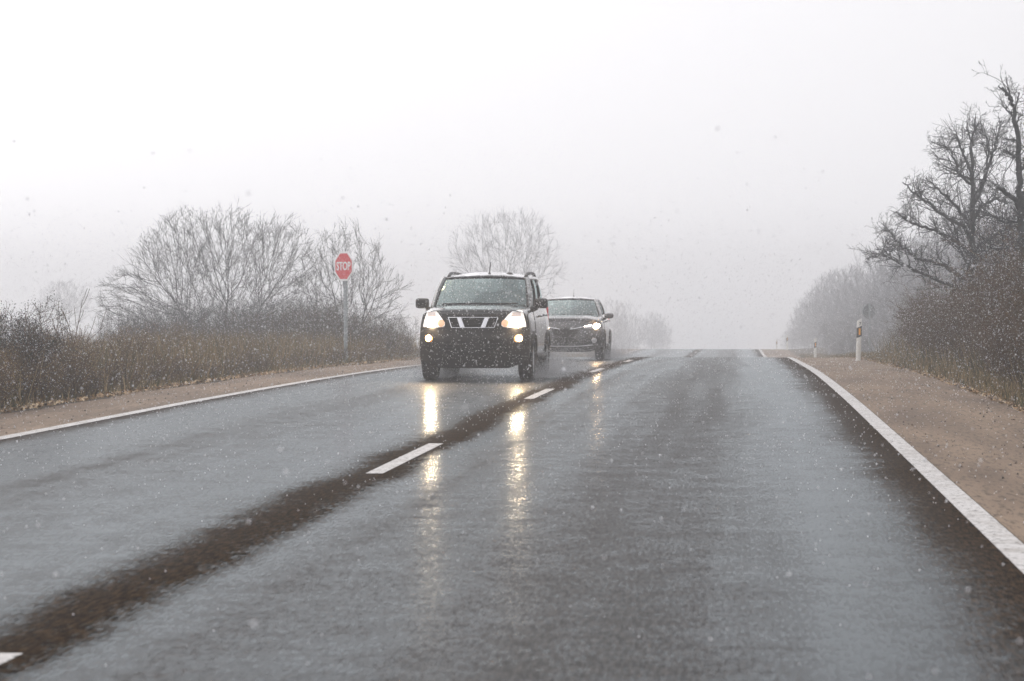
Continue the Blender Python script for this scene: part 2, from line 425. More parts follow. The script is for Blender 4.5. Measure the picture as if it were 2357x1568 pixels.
    fg = n("ShaderNodeBsdfGlossy"); fg.inputs[0].default_value = (0.89, 0.96, 0.985, 1); K(rr.outputs[0], fg.inputs["Roughness"])
    ff = n("ShaderNodeFresnel"); ff.inputs[0].default_value = 1.33
    film = n("ShaderNodeMixShader"); K(ff.outputs[0], film.inputs[0]); K(fd.outputs[0], film.inputs[1]); K(fg.outputs[0], film.inputs[2])
    bn = n("ShaderNodeTexNoise"); bn.inputs["Scale"].default_value = 95; bn.inputs["Detail"].default_value = 2
    K(tcn.outputs["Object"], bn.inputs["Vector"])
    bp = n("ShaderNodeBump"); bp.inputs["Distance"].default_value = 0.006; bp.inputs["Strength"].default_value = 0.9; K(bn.outputs["Fac"], bp.inputs["Height"])
    K(bp.outputs[0], b.inputs["Normal"])
    b2 = n("ShaderNodeBump"); b2.inputs["Distance"].default_value = 0.006; b2.inputs["Strength"].default_value = 0.11; K(bn.outputs["Fac"], b2.inputs["Height"])
    K(b2.outputs[0], fg.inputs["Normal"]); K(b2.outputs[0], ff.inputs["Normal"])
    fac = n("ShaderNodeMapRange"); fac.inputs["To Min"].default_value = 0.0; fac.inputs["To Max"].default_value = 0.49; K(wet, fac.inputs["Value"])
    mx2 = n("ShaderNodeMixShader"); K(fac.outputs[0], mx2.inputs[0]); K(b.outputs[0], mx2.inputs[1]); K(film.outputs[0], mx2.inputs[2])
    K(mx2.outputs[0], nt.nodes["Material Output"].inputs[0])
    return m
M['road'] = road_material()

def grain_material(name, c1, c2, c3, s_big, s_fine, rough=0.6, spec=0.3, bump=0.006, st=(1, 1, 1)):
    m = bpy.data.materials.new(name); m.use_nodes = True
    nt = m.node_tree; b = nt.nodes["Principled BSDF"]; n = nt.nodes.new; K = nt.links.new
    tcn = n("ShaderNodeTexCoord")
    a = n("ShaderNodeTexNoise"); a.inputs["Scale"].default_value = s_big; a.inputs["Detail"].default_value = 6
    mp = n("ShaderNodeMapping"); mp.inputs["Scale"].default_value = st; K(tcn.outputs["Object"], mp.inputs[0]); K(mp.outputs[0], a.inputs["Vector"])
    f = n("ShaderNodeTexNoise"); f.inputs["Scale"].default_value = s_fine; f.inputs["Detail"].default_value = 4; f.inputs["Roughness"].default_value = .7; K(mp.outputs[0], f.inputs["Vector"])
    m1 = n("ShaderNodeMapRange"); m1.inputs["From Min"].default_value = .35; m1.inputs["From Max"].default_value = .65; K(a.outputs["Fac"], m1.inputs["Value"])
    m2 = n("ShaderNodeMapRange"); m2.inputs["From Min"].default_value = .50; m2.inputs["From Max"].default_value = .66; K(f.outputs["Fac"], m2.inputs["Value"])
    x1 = n("ShaderNodeMixRGB"); x1.inputs[1].default_value = (*c1, 1); x1.inputs[2].default_value = (*c2, 1); K(m1.outputs[0], x1.inputs[0])
    x2 = n("ShaderNodeMixRGB"); x2.inputs[2].default_value = (*c3, 1); K(m2.outputs[0], x2.inputs[0]); K(x1.outputs[0], x2.inputs[1])
    K(x2.outputs[0], b.inputs["Base Color"])
    b.inputs["Roughness"].default_value = rough; b.inputs["Specular IOR Level"].default_value = spec
    bp = n("ShaderNodeBump"); bp.inputs["Distance"].default_value = bump; bp.inputs["Strength"].default_value = 0.7
    K(f.outputs["Fac"], bp.inputs["Height"]); K(bp.outputs[0], b.inputs["Normal"])
    return m
M['shoulder'] = grain_material("tan shoulder surfacing", (0.225, 0.163, 0.113), (0.125, 0.088, 0.062), (0.06, 0.043, 0.03), 1.6, 26, 0.7, 0.10, 0.006, (1, .16, 1))
M['ground'] = grain_material("wintry soil", (0.045, 0.034, 0.023), (0.075, 0.056, 0.037), (0.035, 0.035, 0.02), 0.5, 9, 0.8, 0.2, 0.02)

def line_material():
    m = bpy.data.materials.new("worn road paint"); m.use_nodes = True
    nt = m.node_tree; b = nt.nodes["Principled BSDF"]; n = nt.nodes.new; K = nt.links.new
    tcn = n("ShaderNodeTexCoord")
    a = n("ShaderNodeTexNoise"); a.inputs["Scale"].default_value = 22; a.inputs["Detail"].default_value = 5; a.inputs["Roughness"].default_value = .65
    K(tcn.outputs["Object"], a.inputs["Vector"])
    r = ramp(nt, [(0.0, (0.05, 0.045, 0.04)), (0.40, (0.05, 0.045, 0.04)), (0.435, (0.47, 0.455, 0.44)), (1.0, (0.60, 0.59, 0.585))])
    K(a.outputs["Fac"], r.inputs[0])
    d = n("ShaderNodeTexNoise"); d.inputs["Scale"].default_value = 3.5; d.inputs["Detail"].default_value = 7; d.inputs["Roughness"].default_value = .7; K(tcn.outputs["Object"], d.inputs["Vector"])
    dm = n("ShaderNodeMapRange"); dm.inputs["From Min"].default_value = .46; dm.inputs["From Max"].default_value = .68; dm.inputs["To Max"].default_value = .6; K(d.outputs["Fac"], dm.inputs["Value"])
    dx = n("ShaderNodeMixRGB"); dx.inputs[2].default_value = (0.22, 0.19, 0.16, 1); K(dm.outputs[0], dx.inputs[0]); K(r.outputs[0], dx.inputs[1])
    K(dx.outputs[0], b.inputs["Base Color"])
    b.inputs["Roughness"].default_value = 0.55; b.inputs["Specular IOR Level"].default_value = 0.25
    return m
M['line'] = line_material()

def glass_material(name, through, snow, tint):
    m = bpy.data.materials.new(name); m.use_nodes = True
    nt = m.node_tree; nt.nodes.clear(); n = nt.nodes.new; K = nt.links.new
    o = n("ShaderNodeOutputMaterial")
    tr = n("ShaderNodeBsdfTransparent"); tr.inputs[0].default_value = (*through, 1)
    df = n("ShaderNodeBsdfDiffuse"); df.inputs[0].default_value = (*tint, 1)
    gl = n("ShaderNodeBsdfGlossy"); gl.inputs["Roughness"].default_value = 0.09; gl.inputs[0].default_value = (0.72, 0.86, 0.86, 1)
    fr = n("ShaderNodeFresnel"); fr.inputs[0].default_value = 1.55
    tcn = n("ShaderNodeTexCoord"); nz = n("ShaderNodeTexNoise"); nz.inputs["Scale"].default_value = 40; nz.inputs["Detail"].default_value = 3
    K(tcn.outputs["Object"], nz.inputs["Vector"])
    mr = n("ShaderNodeMapRange"); mr.inputs["From Min"].default_value = .4; mr.inputs["From Max"].default_value = .7
    mr.inputs["To Min"].default_value = snow * .35; mr.inputs["To Max"].default_value = snow; K(nz.outputs["Fac"], mr.inputs["Value"])
    m1 = n("ShaderNodeMixShader"); K(mr.outputs[0], m1.inputs[0]); K(tr.outputs[0], m1.inputs[1]); K(df.outputs[0], m1.inputs[2])
    m2 = n("ShaderNodeMixShader"); K(fr.outputs[0], m2.inputs[0]); K(m1.outputs[0], m2.inputs[1]); K(gl.outputs[0], m2.inputs[2])
    K(m2.outputs[0], o.inputs[0])
    return m
M['windscreen'] = glass_material("wet windscreen", (0.58, 0.66, 0.65), 0.30, (0.42, 0.52, 0.52))
M['side_glass'] = glass_material("side window glass", (0.22, 0.25, 0.25), 0.15, (0.5, 0.55, 0.56))

# ------------------------------------------------------------------ ground, road, shoulders, markings
YS = np.unique(np.concatenate([np.arange(-20, 130, 1.0), np.arange(130, 320, 4.0), np.arange(320, 1201, 40.0)]))

def strip(name, x0, x1, dz, m, nx=2, edge=None, ys=YS):
    V = []; m_ = nx
    for y in ys:
        for k in range(nx):
            t = k / (nx - 1)
            a, bb = x0, x1
            if edge: bb = x1 + edge(y)
            V.append((a + (bb - a) * t, y, float(zr(y)) + dz))
    n = len(ys)
    F = [(i * m_ + j, i * m_ + j + 1, (i + 1) * m_ + j + 1, (i + 1) * m_ + j) for i in range(n - 1) for j in range(m_ - 1)]
    return mesh_np(name, V, F, m, smooth=True)

gx = np.unique(np.concatenate([np.arange(-30, 31, 1.0), np.arange(-340, -30, 20), np.arange(40, 341, 20)]))
GX, GY = np.meshgrid(gx, YS)
GV = np.stack([GX.ravel(), GY.ravel(), zt(GX, GY).ravel()], 1)
nx_ = len(gx)
ii, jj = np.meshgrid(np.arange(len(YS) - 1), np.arange(nx_ - 1), indexing='ij')
base = (ii * nx_ + jj).ravel()
ground = mesh_np("ground", GV, np.stack([base, base + 1, base + nx_ + 1, base + nx_], 1), M['ground'], smooth=True)
tag(ground, kind='structure')
road = strip("road", -4.19, 4.19, 0.0, M['road'], 5); tag(road, kind='structure')
e1 = lambda y: 0.10 * math.sin(y * 0.9) + 0.07 * math.sin(y * 2.3 + 1) + 0.05 * math.sin(y * 5.1)
e2 = lambda y: -(0.10 * math.sin(y * 0.8 + 2) + 0.07 * math.sin(y * 2.1) + 0.05 * math.sin(y * 4.7))
sr = strip("shoulder_right", 4.19, 6.0, 0.0, M['shoulder'], 4, e1); tag(sr, kind='structure')
sl = strip("shoulder_left", -4.19, -5.50, 0.0, M['shoulder'], 4, e2); tag(sl, kind='structure')
for nm, a, b_ in (("edge_line", 4.02, 4.18), ("edge_line", -4.18, -4.02)):
    o = strip(nm, a, b_, 0.004, M['line'], 2); tag(o, kind='structure')
dashes = [(4.72, 8.22)] + [(16.80 + 12.56 * k, 20.30 + 12.56 * k) for k in range(0, 16)]
for a, b_ in dashes:
    ys = np.arange(a, b_ + 0.01, 0.5)
    o = strip("centre_dash", -0.065, 0.065, 0.004, M['line'], 2, ys=ys); tag(o, kind='structure')

# ------------------------------------------------------------------ cars
def interp(tab, v):
    xs = [a for a, b in tab]; ys = [b for a, b in tab]
    return float(np.interp(v, xs, ys))

def make_wheel(root, x, y, r, wdt, side):
    """tyre + rim; side = +1 when the outer face looks to +x"""
    wh = empty("wheel"); wh.parent = root; wh.location = (x, y, r)
    h = wdt / 2
    t = MB()
    t.lathe([(-h * .80, r * .66), (-h * .98, r * .74), (-h, r * .86), (-h * .88, r * .955), (-h * .62, r * .992), (-h * .30, r), (-h * .27, r * .975), (-h * .20, r * .975), (-h * .17, r),
             (h * .17, r), (h * .20, r * .975), (h * .27, r * .975), (h * .30, r), (h * .62, r * .992), (h * .88, r * .955), (h, r * .86), (h * .98, r * .74), (h * .80, r * .66)], (0, 0, 0), 40)
    t.build("tyre", M['rubber'], wh)
    m = MB()
    m.lathe([(-h * .8, r * .66), (-h * .75, r * .62), (h * .6, r * .60), (h * .75, r * .62), (h * .82, r * .67)], (0, 0, 0), 40)
    s = side
    for k in range(5):
        a = 2 * math.pi * k / 5 + .3
        ca, sa = math.cos(a), math.sin(a)
        for q in (-1, 1):
            m.tube([(s * h * .55, ca * r * .12, sa * r * .12), (s * h * .72, (ca * r * .40 - q * sa * r * .07), (sa * r * .40 + q * ca * r * .07)),
                    (s * h * .62, (ca * r * .64 - q * sa * r * .13), (sa * r * .64 + q * ca * r * .13))], [r * .06, r * .045, r * .05], 6)
    m.lathe([(s * h * .5, 0.001), (s * h * .74, r * .02), (s * h * .72, r * .11), (s * h * .5, r * .14)], (0, 0, 0), 16)
    m.build("rim", M['rim'], wh)
    d = MB(); d.lathe([(-h * .1, 0.001), (-h * .1, r * .60), (h * .1, r * .60), (h * .1, 0.001)], (0, 0, 0), 24)
    d.build("brake_disc", M['recess'], wh)
    return wh

def build_car(P):
    root = empty(P['name'])
    W, LEN, paint = P['W'], P['LEN'], P['paint']
    prof = [(0.2, .955), (.3, .975), (.45, .99), (.6, 1.0), (.75, 1.0), (.9, .985), (1.05, .955), (1.2, .91)]
    zs_k = P['belt'] / 1.16
    def Wy(y):
        return W * interp([(0, .93), (.12, .955), (.35, .99), (.7, 1.0), (LEN - 1.2, 1.0), (LEN - .4, .985), (LEN, .93)], y)
    def side_x(y, z): return Wy(y) * interp(prof, z / zs_k)
    def sweep(x): return P['sweep'] * (abs(x) / W) ** 3.0 + 0.05 * (abs(x) / W) ** 2
    fp = P['front_prof']
    def yf(x, z): return sweep(x) + interp(fp, z)
    ztop = P['hood_prof']
    def zt_(y): return interp(ztop, y)
    fw, rw, ra = P['front_axle'], P['rear_axle'], P['arch']
    wr = P['wheel_r']
    def arch(y):
        z = P['sill']
        for c in (fw, rw):
            d = abs(y - c)
            if d < ra: z = max(z, wr + math.sqrt(ra * ra - d * d))
        return z
    # shell
    b = MB()
    st = list(np.arange(0.14, LEN - 0.02, 0.05)) + [LEN - 0.01]
    rows = []
    for y in st:
        zs = arch(y); w_ = Wy(y); zsh = zt_(y) - 0.035; zb = .27
        half = [(0, zb), (w_ * .55, zb), (w_ * .62, zb + .02), (w_ * .63, zs), (w_ * .95, zs)]
        z0 = zs + 0.03
        for k in range(7):
            z = z0 + (zsh - z0) * k / 6
            half.append((side_x(y, z), z))
        xs = half[-1][0]; cr = interp(P['crown'], y)
        half += [(xs - .03, zsh + .03), (xs - .10, zsh + .045), (xs * .72, zsh + .05 + cr * .35), (xs * .60, zsh + .05 + cr * .85), (xs * .35, zsh + .05 + cr), (0, zsh + .05 + cr)]
        full = [(-x, z) for x, z in half[::-1]][:-1] + half
        rr = []
        for x, z in full:
            yy = y + sweep(x) * max(0, 1 - y / .55)
            if y > LEN - .6:
                yy -= 0.12 * (abs(x) / W) ** 3 * (y - LEN + .6) / .6
            rr.append((x, yy, z))
        rows.append(rr)
    b.grid(rows)
    n = len(rows[0])
    b.add(rows[-1], [tuple(range(n))])
    body = b.build("body", paint, root, angle=40)
    # front bumper and fascia
    zlo = lambda x: P['lip'] + (P['lip_corner'] - P['lip']) * max(0.0, (abs(x) / W - .62) / .36) ** 1.5
    zhi = lambda x: P['fascia_top'] - 0.01
    f = MB(); fr = []
    us = np.linspace(-1, 1, 41)
    for k in range(17):
        r_ = []
        for u in us:
            x = u * W * .975
            z = zlo(x) + (zhi(x) - zlo(x)) * k / 16
            r_.append((x * interp(prof, z / zs_k) / .985, yf(x, z), z))
        fr.append(r_)
    f.grid(fr)
    under = [(p[0] * .97, p[1] + .30, p[2] + .03) for p in fr[0]]
    f.grid([fr[0], under])
    f.build("front_bumper", P['bumper_mat'], root, angle=50)

    def surf(x, z, off): return Vector((x, yf(x, z) - off, z))
    def ring(mb, poly, off, bulge=0.0, thick=.03, rings=4):
        cx = sum(p[0] for p in poly) / len(poly); cz = sum(p[1] for p in poly) / len(poly)
        loops = [[surf(x, z, -thick) for x, z in poly]]
        for k in range(rings):
            s_ = 1 - k / rings
            loops.append([surf(cx + (x - cx) * s_, cz + (z - cz) * s_, off + bulge * (1 - s_ ** 2)) for x, z in poly])
        loops.append([surf(cx, cz, off + bulge)] * len(poly))
        mb.grid([l + [l[0]] for l in loops])
    def circ(cx, cz, r, n=18): return [(cx + r * math.cos(2 * math.pi * k / n), cz + r * math.sin(2 * math.pi * k / n)) for k in range(n)]
    def flip(poly, s): return [(s * x, z) for x, z in (poly if s > 0 else poly[::-1])]
    def resample(poly, n=6):
        o = []
        for i in range(len(poly)):
            a, c = poly[i], poly[(i + 1) % len(poly)]
            for k in range(n): o.append((a[0] + (c[0] - a[0]) * k / n, a[1] + (c[1] - a[1]) * k / n))
        return o
    def bar(pts, hgt, off, thick=.012):
        m = MB()
        ps = []
        for i in range(len(pts) - 1):
            for k in range(8):
                t = k / 8; ps.append((pts[i][0] + (pts[i + 1][0] - pts[i][0]) * t, pts[i][1] + (pts[i + 1][1] - pts[i][1]) * t))
        ps.append(pts[-1])
        m.tube([surf(x, z, off) for x, z in ps], hgt, 6)
        return m
    # bonnet lid: a skin a few mm over the shell
    h = MB(); hr = []
    for y in np.arange(.20, P['cowl_y'] + .001, .05):
        zsh = zt_(y) - .035; xs = side_x(y, zsh); cr = interp(P['crown'], y)
        half = [(0, zsh + .05 + cr), (xs * .35, zsh + .05 + cr), (xs * .60, zsh + .05 + cr * .85), (xs * .72, zsh + .05 + cr * .35), (xs - .12, zsh + .047)]
        full = [(-x, z) for x, z in half[::-1]][:-1] + half
        hr.append([(x, y + sweep(x) * max(0, 1 - y / .55), z + .006) for x, z in full])
    edge0 = [(x, y - .01, z - .10) for x, y, z in hr[0]]
    h.grid([edge0] + hr)
    h.build("bonnet", paint, root, angle=40)
    # grille
    gm = MB(); ring(gm, resample(P['grille']), .004, 0, .03, 4)
    g = gm.build("grille", M['recess'], root)
    for k in range(1, 6):
        zz = P['grille_z'][0] + (P['grille_z'][1] - P['grille_z'][0]) * k / 6
        bar([(-P['grille_w'], zz), (P['grille_w'], zz)], .005, .006).build("grille_slat", M['plastic'], g)
    for pts, r_ in P['frame']:
        bar(pts, r_, .016).build("chrome_frame", M['chrome'], g)
    for poly in P['bars']:
        for s in (-1, 1):
            m = MB(); ring(m, resample(flip(poly, s)), .030, 0, .02, 3); m.build("chrome_bar", M['chrome_bar'], g)
    # emblem disc left plain
    if P.get('emblem'):
        m = MB(); ring(m, circ(0, P['emblem'][0], P['emblem'][1]), .02, .006, .02, 3); m.build("emblem", M['recess'], g)
    # lower bumper
    ap = MB(); ring(ap, resample(P['intake']), .004, 0, .02, 4); ap.build("air_intake", M['recess'], root)
    for k in range(3):
        zz = P['intake_z'] + k * .05
        bar([(-.5, zz), (.5, zz)], .008, .008).build("intake_slat", M['plastic'], root)
    pl = MB(); ring(pl, resample([(-.27, P['plate_z'] - .065), (.27, P['plate_z'] - .065), (.27, P['plate_z'] + .065), (-.27, P['plate_z'] + .065)]), .012, 0, .02, 2)
    pl.build("plate_holder", M['plastic'], root)
    for pts, r_ in P['trim']:
        bar(pts, r_, .012).build("bumper_trim", M['chrome_bar'], root)
    # lamps
    for s in (1, -1):
        m = MB(); ring(m, resample(flip(P['lamp'], s)), .012, .02, .05, 5)
        hl = m.build("headlight", P['lamp_mat'], root)
        for nm, poly, mt, off, bul in P['lamp_bits']:
            m = MB(); ring(m, resample(flip(poly, s), 2), off, bul, .02, 3); m.build(nm, M[mt], hl)
        if P['fog']:
            cx, cz, r_ = P['fog']
            m = MB()
            ring(m, circ(s * cx, cz, r_ * 1.7), .006, 0, .03, 3)
            fl = m.build("fog_light", M['fog_bowl' if P['fog_lit'] else 'recess'], root)
            m = MB(); ring(m, circ(s * cx, cz, r_), .014, .014, .02, 3); m.build("fog_lens", M['lamp_grey' if not P['fog_lit'] else 'fog_beam'], fl)
            rim_ = MB(); rim_.tube([surf(x, z, .016) for x, z in circ(s * cx, cz, r_ * 1.22)] + [surf(*circ(s * cx, cz, r_ * 1.22)[0], .016)], .007, 6, cap=False)
            rim_.build("fog_bezel", M['fog_bowl' if P['fog_lit'] else 'chrome_bar'], fl)
    # windscreen, roof, pillars, side glass
    cy, cz = P['cowl_y'], P['cowl_z']; ry, rz, rwid = P['roof_y'], P['roof_z'], P['roof_w']
    bw = P['ws_w']
    def ws(u, t):
        hw = bw + (rwid - bw) * t
        y = cy + (ry - cy) * t + 0.17 * u * u * (1 - .45 * t)
        z = cz + (rz - cz) * t + .02 * math.sin(math.pi * t) - .02 * u * u * t
        return Vector((u * hw, y, z))
    m = MB(); m.grid([[ws(u, t) for u in np.linspace(-.985, .985, 21)] for t in np.linspace(.0, .985, 11)])
    wsc = m.build("windscreen", M['windscreen'], root)
    # dark band round the glass
    m = MB()
    for seg in ([ws(u, .992) for u in np.linspace(-1, 1, 15)], [ws(-1, t) for t in np.linspace(0, 1, 9)], [ws(1, t) for t in np.linspace(0, 1, 9)]):
        m.tube(seg, .016, 6)
    m.build("windscreen_seal", M['recess'], wsc)
    m = MB(); m.grid([[ws(u, -.16) - Vector((0, .02, .012)) for u in np.linspace(-.95, .95, 15)], [ws(u, .02) - Vector((0, .004, -.004)) for u in np.linspace(-.95, .95, 15)]])
    m.build("scuttle", M['plastic'], root, solid=.01)
    # wipers
    for a0, a1 in ((-.82, .02), (.0, .80)):
        m = MB(); m.tube([ws(a0, .055) + Vector((0, -.03, .012)), ws((a0 + a1) / 2, .05) + Vector((0, -.035, .014)), ws(a1, .075) + Vector((0, -.03, .012))], [.012, .014, .010], 6)
        m.tube([ws(a0, .055) + Vector((0, -.05, .0)), ws(a0 + .06, -.10) + Vector((0, -.03, -.01))], .014, 6)
        m.build("wiper", M['recess'], root)
    rl = P['roof_len']
    def roof_pt(u, y):
        t = (y - ry) / (rl - ry)
        hw = rwid * interp([(0, 1), (.3, 1.03), (.7, 1.02), (1, .96)], t)
        z = rz + P['roof_rise'] * math.sin(math.pi * min(1, t * .9 + .1) * .62) + P['roof_crown'] * (1 - u * u) * min(1, t * 5 + .15) - .012 * max(0, t - .5) * 4
        return Vector((u * hw, y + .17 * u * u * .55 * max(0, 1 - t * 3), z - .02 * u * u))
    m = MB(); m.grid([[roof_pt(u, y) for u in np.linspace(-1, 1, 17)] for y in np.linspace(ry, rl, 20)])
    m.build("roof", P['roof_mat'], root, solid=.025)
    belt = lambda y: interp(P['belt_line'], y)
    def green(y, t, s, inset=0.0):
        """point on the side of the cabin, t from belt to roof edge"""
        xb = side_x(y, belt(y)) - .06; zb_ = belt(y)
        yy = min(max(y, ry), rl); rp_ = roof_pt(1, yy)
        x = xb + (rp_.x - xb) * t + .03 * math.sin(math.pi * t)
        return Vector((s * (x - inset), y, zb_ + (rp_.z - zb_) * t))
    fy = cy + .17
    for s in (1, -1):
        # roof frame and pillars
        m = MB()
        m.tube([ws(s, 0) + Vector((s * .035, .03, -.05)), ws(s, .5) + Vector((s * .038, .03, 0)), ws(s, 1) + Vector((s * .02, .02, .0))], [.055, .048, .045], 8)
        m.tube([roof_pt(s, y) + Vector((s * .0, 0, -.012)) for y in np.linspace(ry + .09, rl, 10)], .035, 8)
        m.build("front_pillar", paint, root)
        for (ya, yb, wd) in P['pillars']:
            m = MB(); m.grid([[green(ya + (yb - ya) * t + o, t, s, -.004) for o in (-wd / 2, wd / 2)] for t in np.linspace(0, 1, 6)])
            m.build("door_pillar", M['recess'] if wd < .2 else paint, root, solid=.03)
        edges = [fy + .28] + [p[0] for p in P['pillars']] + [LEN - .32]
        tops = [ry + .16] + [p[1] for p in P['pillars']] + [rl - .12]
        for k in range(len(edges) - 1):
            wl = P['pillars'][k - 1][2] / 2 if k > 0 else .03
            wr2 = P['pillars'][k][2] / 2 if k < len(P['pillars']) else .03
            m = MB()
            m.grid([[green((edges[k] + wl) * (1 - t) + (tops[k] + wl) * t + ((edges[k + 1] - wr2 - edges[k] - wl) * (1 - t) + (tops[k + 1] - wr2 - tops[k] - wl) * t) * q, t, s)
                     for q in np.linspace(0, 1, 6)] for t in np.linspace(0.02, .96, 6)])
            m.build("side_window", M['side_glass'], root)
        # corner quarter in front of the door glass
        m = MB(); a0 = green(fy - .02, 0.02, s); m.add([a0, green(fy + .28, .02, s), green((fy + .28) * .45 + (ry + .16) * .55, .55, s)], [(0, 1, 2)])
        m.build("quarter_glass", M['side_glass'], root)
        # doors (skins just proud of the body) and handles
        for (y0, y1) in P['doors']:
            m = MB(); rows_ = []
            for t in np.linspace(0, 1, 9):
                r_ = []
                for y in np.linspace(y0, y1, 14):
                    zlow = max(P['sill'] + .09, arch(y) + .04 if abs(y - rw) < ra + .02 else 0)
                    z = zlow + (zt_(y) - .06 - zlow) * t
                    r_.append((s * (side_x(y, z) + .006), y, z))
                rows_.append(r_)
            m.grid(rows_); dr = m.build("door", paint, root)
            m = MB(); zh = zt_(y1) - .17
            m.tube([(s * (side_x(y1 - .28, zh) + .01), y1 - .28, zh), (s * (side_x(y1 - .2, zh) + .05), y1 - .22, zh), (s * (side_x(y1 - .1, zh) + .05), y1 - .12, zh), (s * (side_x(y1 - .06, zh) + .01), y1 - .07, zh)], .016, 6)
            m.build("door_handle", paint, dr)
        # arch cladding
        for c in (fw, rw):
            m = MB()
            pts = [(c + (ra + .015) * math.cos(a), wr + (ra + .015) * math.sin(a)) for a in np.linspace(-.25, math.pi + .25, 22)]
            m.tube([(s * (side_x(min(max(y, .3), LEN), z) + .0), y + (sweep(W) * max(0, 1 - y / .55)), z) for y, z in pts], .035, 6)
            m.build("arch_cladding", M['plastic'], root)
        m = MB(); m.tube([(s * (W * .975), fw + ra, P['sill'] + .04), (s * (W * .975), rw - ra, P['sill'] + .04)], .06, 8); m.build("sill_cladding", M['plastic'], root)
        # mirrors
        mx_, my_, mz_ = P['mirror']; mw, mh = P['mirror_size']
        m = MB(); rows_ = []
        for k, (dy, sc) in enumerate([(-.11, .0), (-.105, .55), (-.08, .86), (-.03, 1.0), (.03, 1.0), (.05, .95), (.052, 0.0)]):
            rows_.append([(s * mx_ + mw / 2 * sc * abs(math.cos(a)) ** P['mirror_sq'] * math.copysign(1, math.cos(a)), my_ + dy,
                           mz_ + mh / 2 * sc * abs(math.sin(a)) ** P['mirror_sq'] * math.copysign(1, math.sin(a))) for a in np.linspace(0, 2 * math.pi, 25)])
        m.grid(rows_)
        mi = m.build("side_mirror", M['plastic'] if P['mirror_dark'] else paint, root, angle=60)
        m = MB(); m.tube([(s * (mx_ - mw * .30), my_, mz_ - mh * .42), (s * (mx_ - mw * .62), my_ + .02, mz_ - mh * .62), (s * (side_x(my_, P['belt']) - .06), my_ + .06, P['belt'] - .02)], [.035, .04, .05], 8)
        m.build("mirror_arm", M['plastic'], mi)
        m = MB(); m.box((s * mx_, my_ + .054, mz_), (mw * .86, .006, mh * .8)); m.build("mirror_glass", M['chrome'], mi)
        # wheels
        make_wheel(root, s * (W - P['tyre_w'] / 2 + .012), fw, wr, P['tyre_w'], s)
        make_wheel(root, s * (W - P['tyre_w'] / 2 + .012), rw, wr, P['tyre_w'], s)
        if P['rails']:
            m = MB(); ys_ = np.linspace(ry + .32, rl - .25, 9)
            hh = [-.0, P['rails'] * .8, P['rails'], P['rails'], P['rails'], P['rails'], P['rails'], P['rails'] * .8, 0]
            m.tube([roof_pt(s * .95, y) + Vector((0, 0, .012 + q)) for y, q in zip(ys_, hh)], [.03, .028, .024, .024, .024, .024, .024, .028, .03], 8)
            m.build("roof_rail", P['rail_mat'], root)
    # rear end
    m = MB(); m.grid([[Vector((u * (rwid * .93 + (W * .80 - rwid * .93) * t), rl + (LEN - .10 - rl) * t, roof_pt(0, rl).z - .04 + (P['belt'] + .02 - roof_pt(0, rl).z + .04) * t)) for u in np.linspace(-1, 1, 9)] for t in np.linspace(0, 1, 6)])
    m.build("rear_window", M['side_glass'], root)
    for s in (1, -1):
        m = MB(); m.box((s * W * .86, LEN - .07, P['belt'] - .17), (.12, .10, .34)); m.build("tail_light", M['sign_red'], root, bevel=.02)
    m = MB(); m.tube([(-W * .9, LEN + .01, .52), (W * .9, LEN + .01, .52)], .09, 8); m.build("rear_bumper", M['plastic'], root)
    # antenna
    ax, ay, al, tilt = P['antenna']
    p0 = roof_pt(ax / rwid, ay)
    m = MB(); m.tube([p0 + Vector((0, 0, -.01)), p0 + Vector((0, .01, .03))], [.035, .015], 8)
    m.tube([p0 + Vector((0, .01, .02)), p0 + Vector((tilt * .3, .05, al * .5)), p0 + Vector((tilt, .10, al))], [P['ant_r'], P['ant_r'], P['ant_r'] * .7], 6)
    m.build("antenna", M['recess'], root)
    # cabin
    dk = MB(); dk.grid([[(u * bw * .93, cy + .17 + (.42) * t, P['belt'] - .01 + .05 * math.sin(math.pi * t)) for u in np.linspace(-1, 1, 9)] for t in np.linspace(0, 1, 5)])
    dk.build("dashboard", M['cloth'], root, solid=.05)
    for s in (1, -1):
        m = MB(); m.box((s * .36, cy + 1.30, P['belt'] + .04), (.46, .14, .50)); se = m.build("seat", M['cloth'], root, bevel=.05)
        m = MB(); m.box((s * .36, cy + 1.34, P['belt'] + .36), (.26, .09, .18)); m.build("headrest", M['cloth'], se, bevel=.04)
    m = MB(); m.box((0, cy + 2.25, P['belt'] + .08), (1.15, .16, .34)); m.build("rear_seat", M['cloth'], root, bevel=.05)
    m = MB(); cs = Vector((.36, cy + .68, P['belt'] + .04))
    m.tube([cs + Vector((.18 * math.cos(a), .07 * math.sin(a), .17 * math.sin(a))) for a in np.linspace(0, 2 * math.pi, 21)], .014, 6, cap=False)
    m.tube([cs + Vector((-.17, 0, 0)), cs + Vector((.17, 0, 0))], .014, 6); m.build("steering_wheel", M['recess'], root)
    m = MB(); mp_ = ws(0, .86); m.box((0, mp_.y + .09, mp_.z - .06), (.24, .03, .075)); m.build("rear_view_mirror", M['recess'], root, bevel=.02)
    return root

def place_car(root, x, y, ln):
    z0, z1 = float(zr(y + .9)), float(zr(y + 3.6))
    root.rotation_euler = (math.atan2(z1 - z0, 2.7), 0, 0)
    root.location = (x, y, z0 - (z1 - z0) / 2.7 * .9)

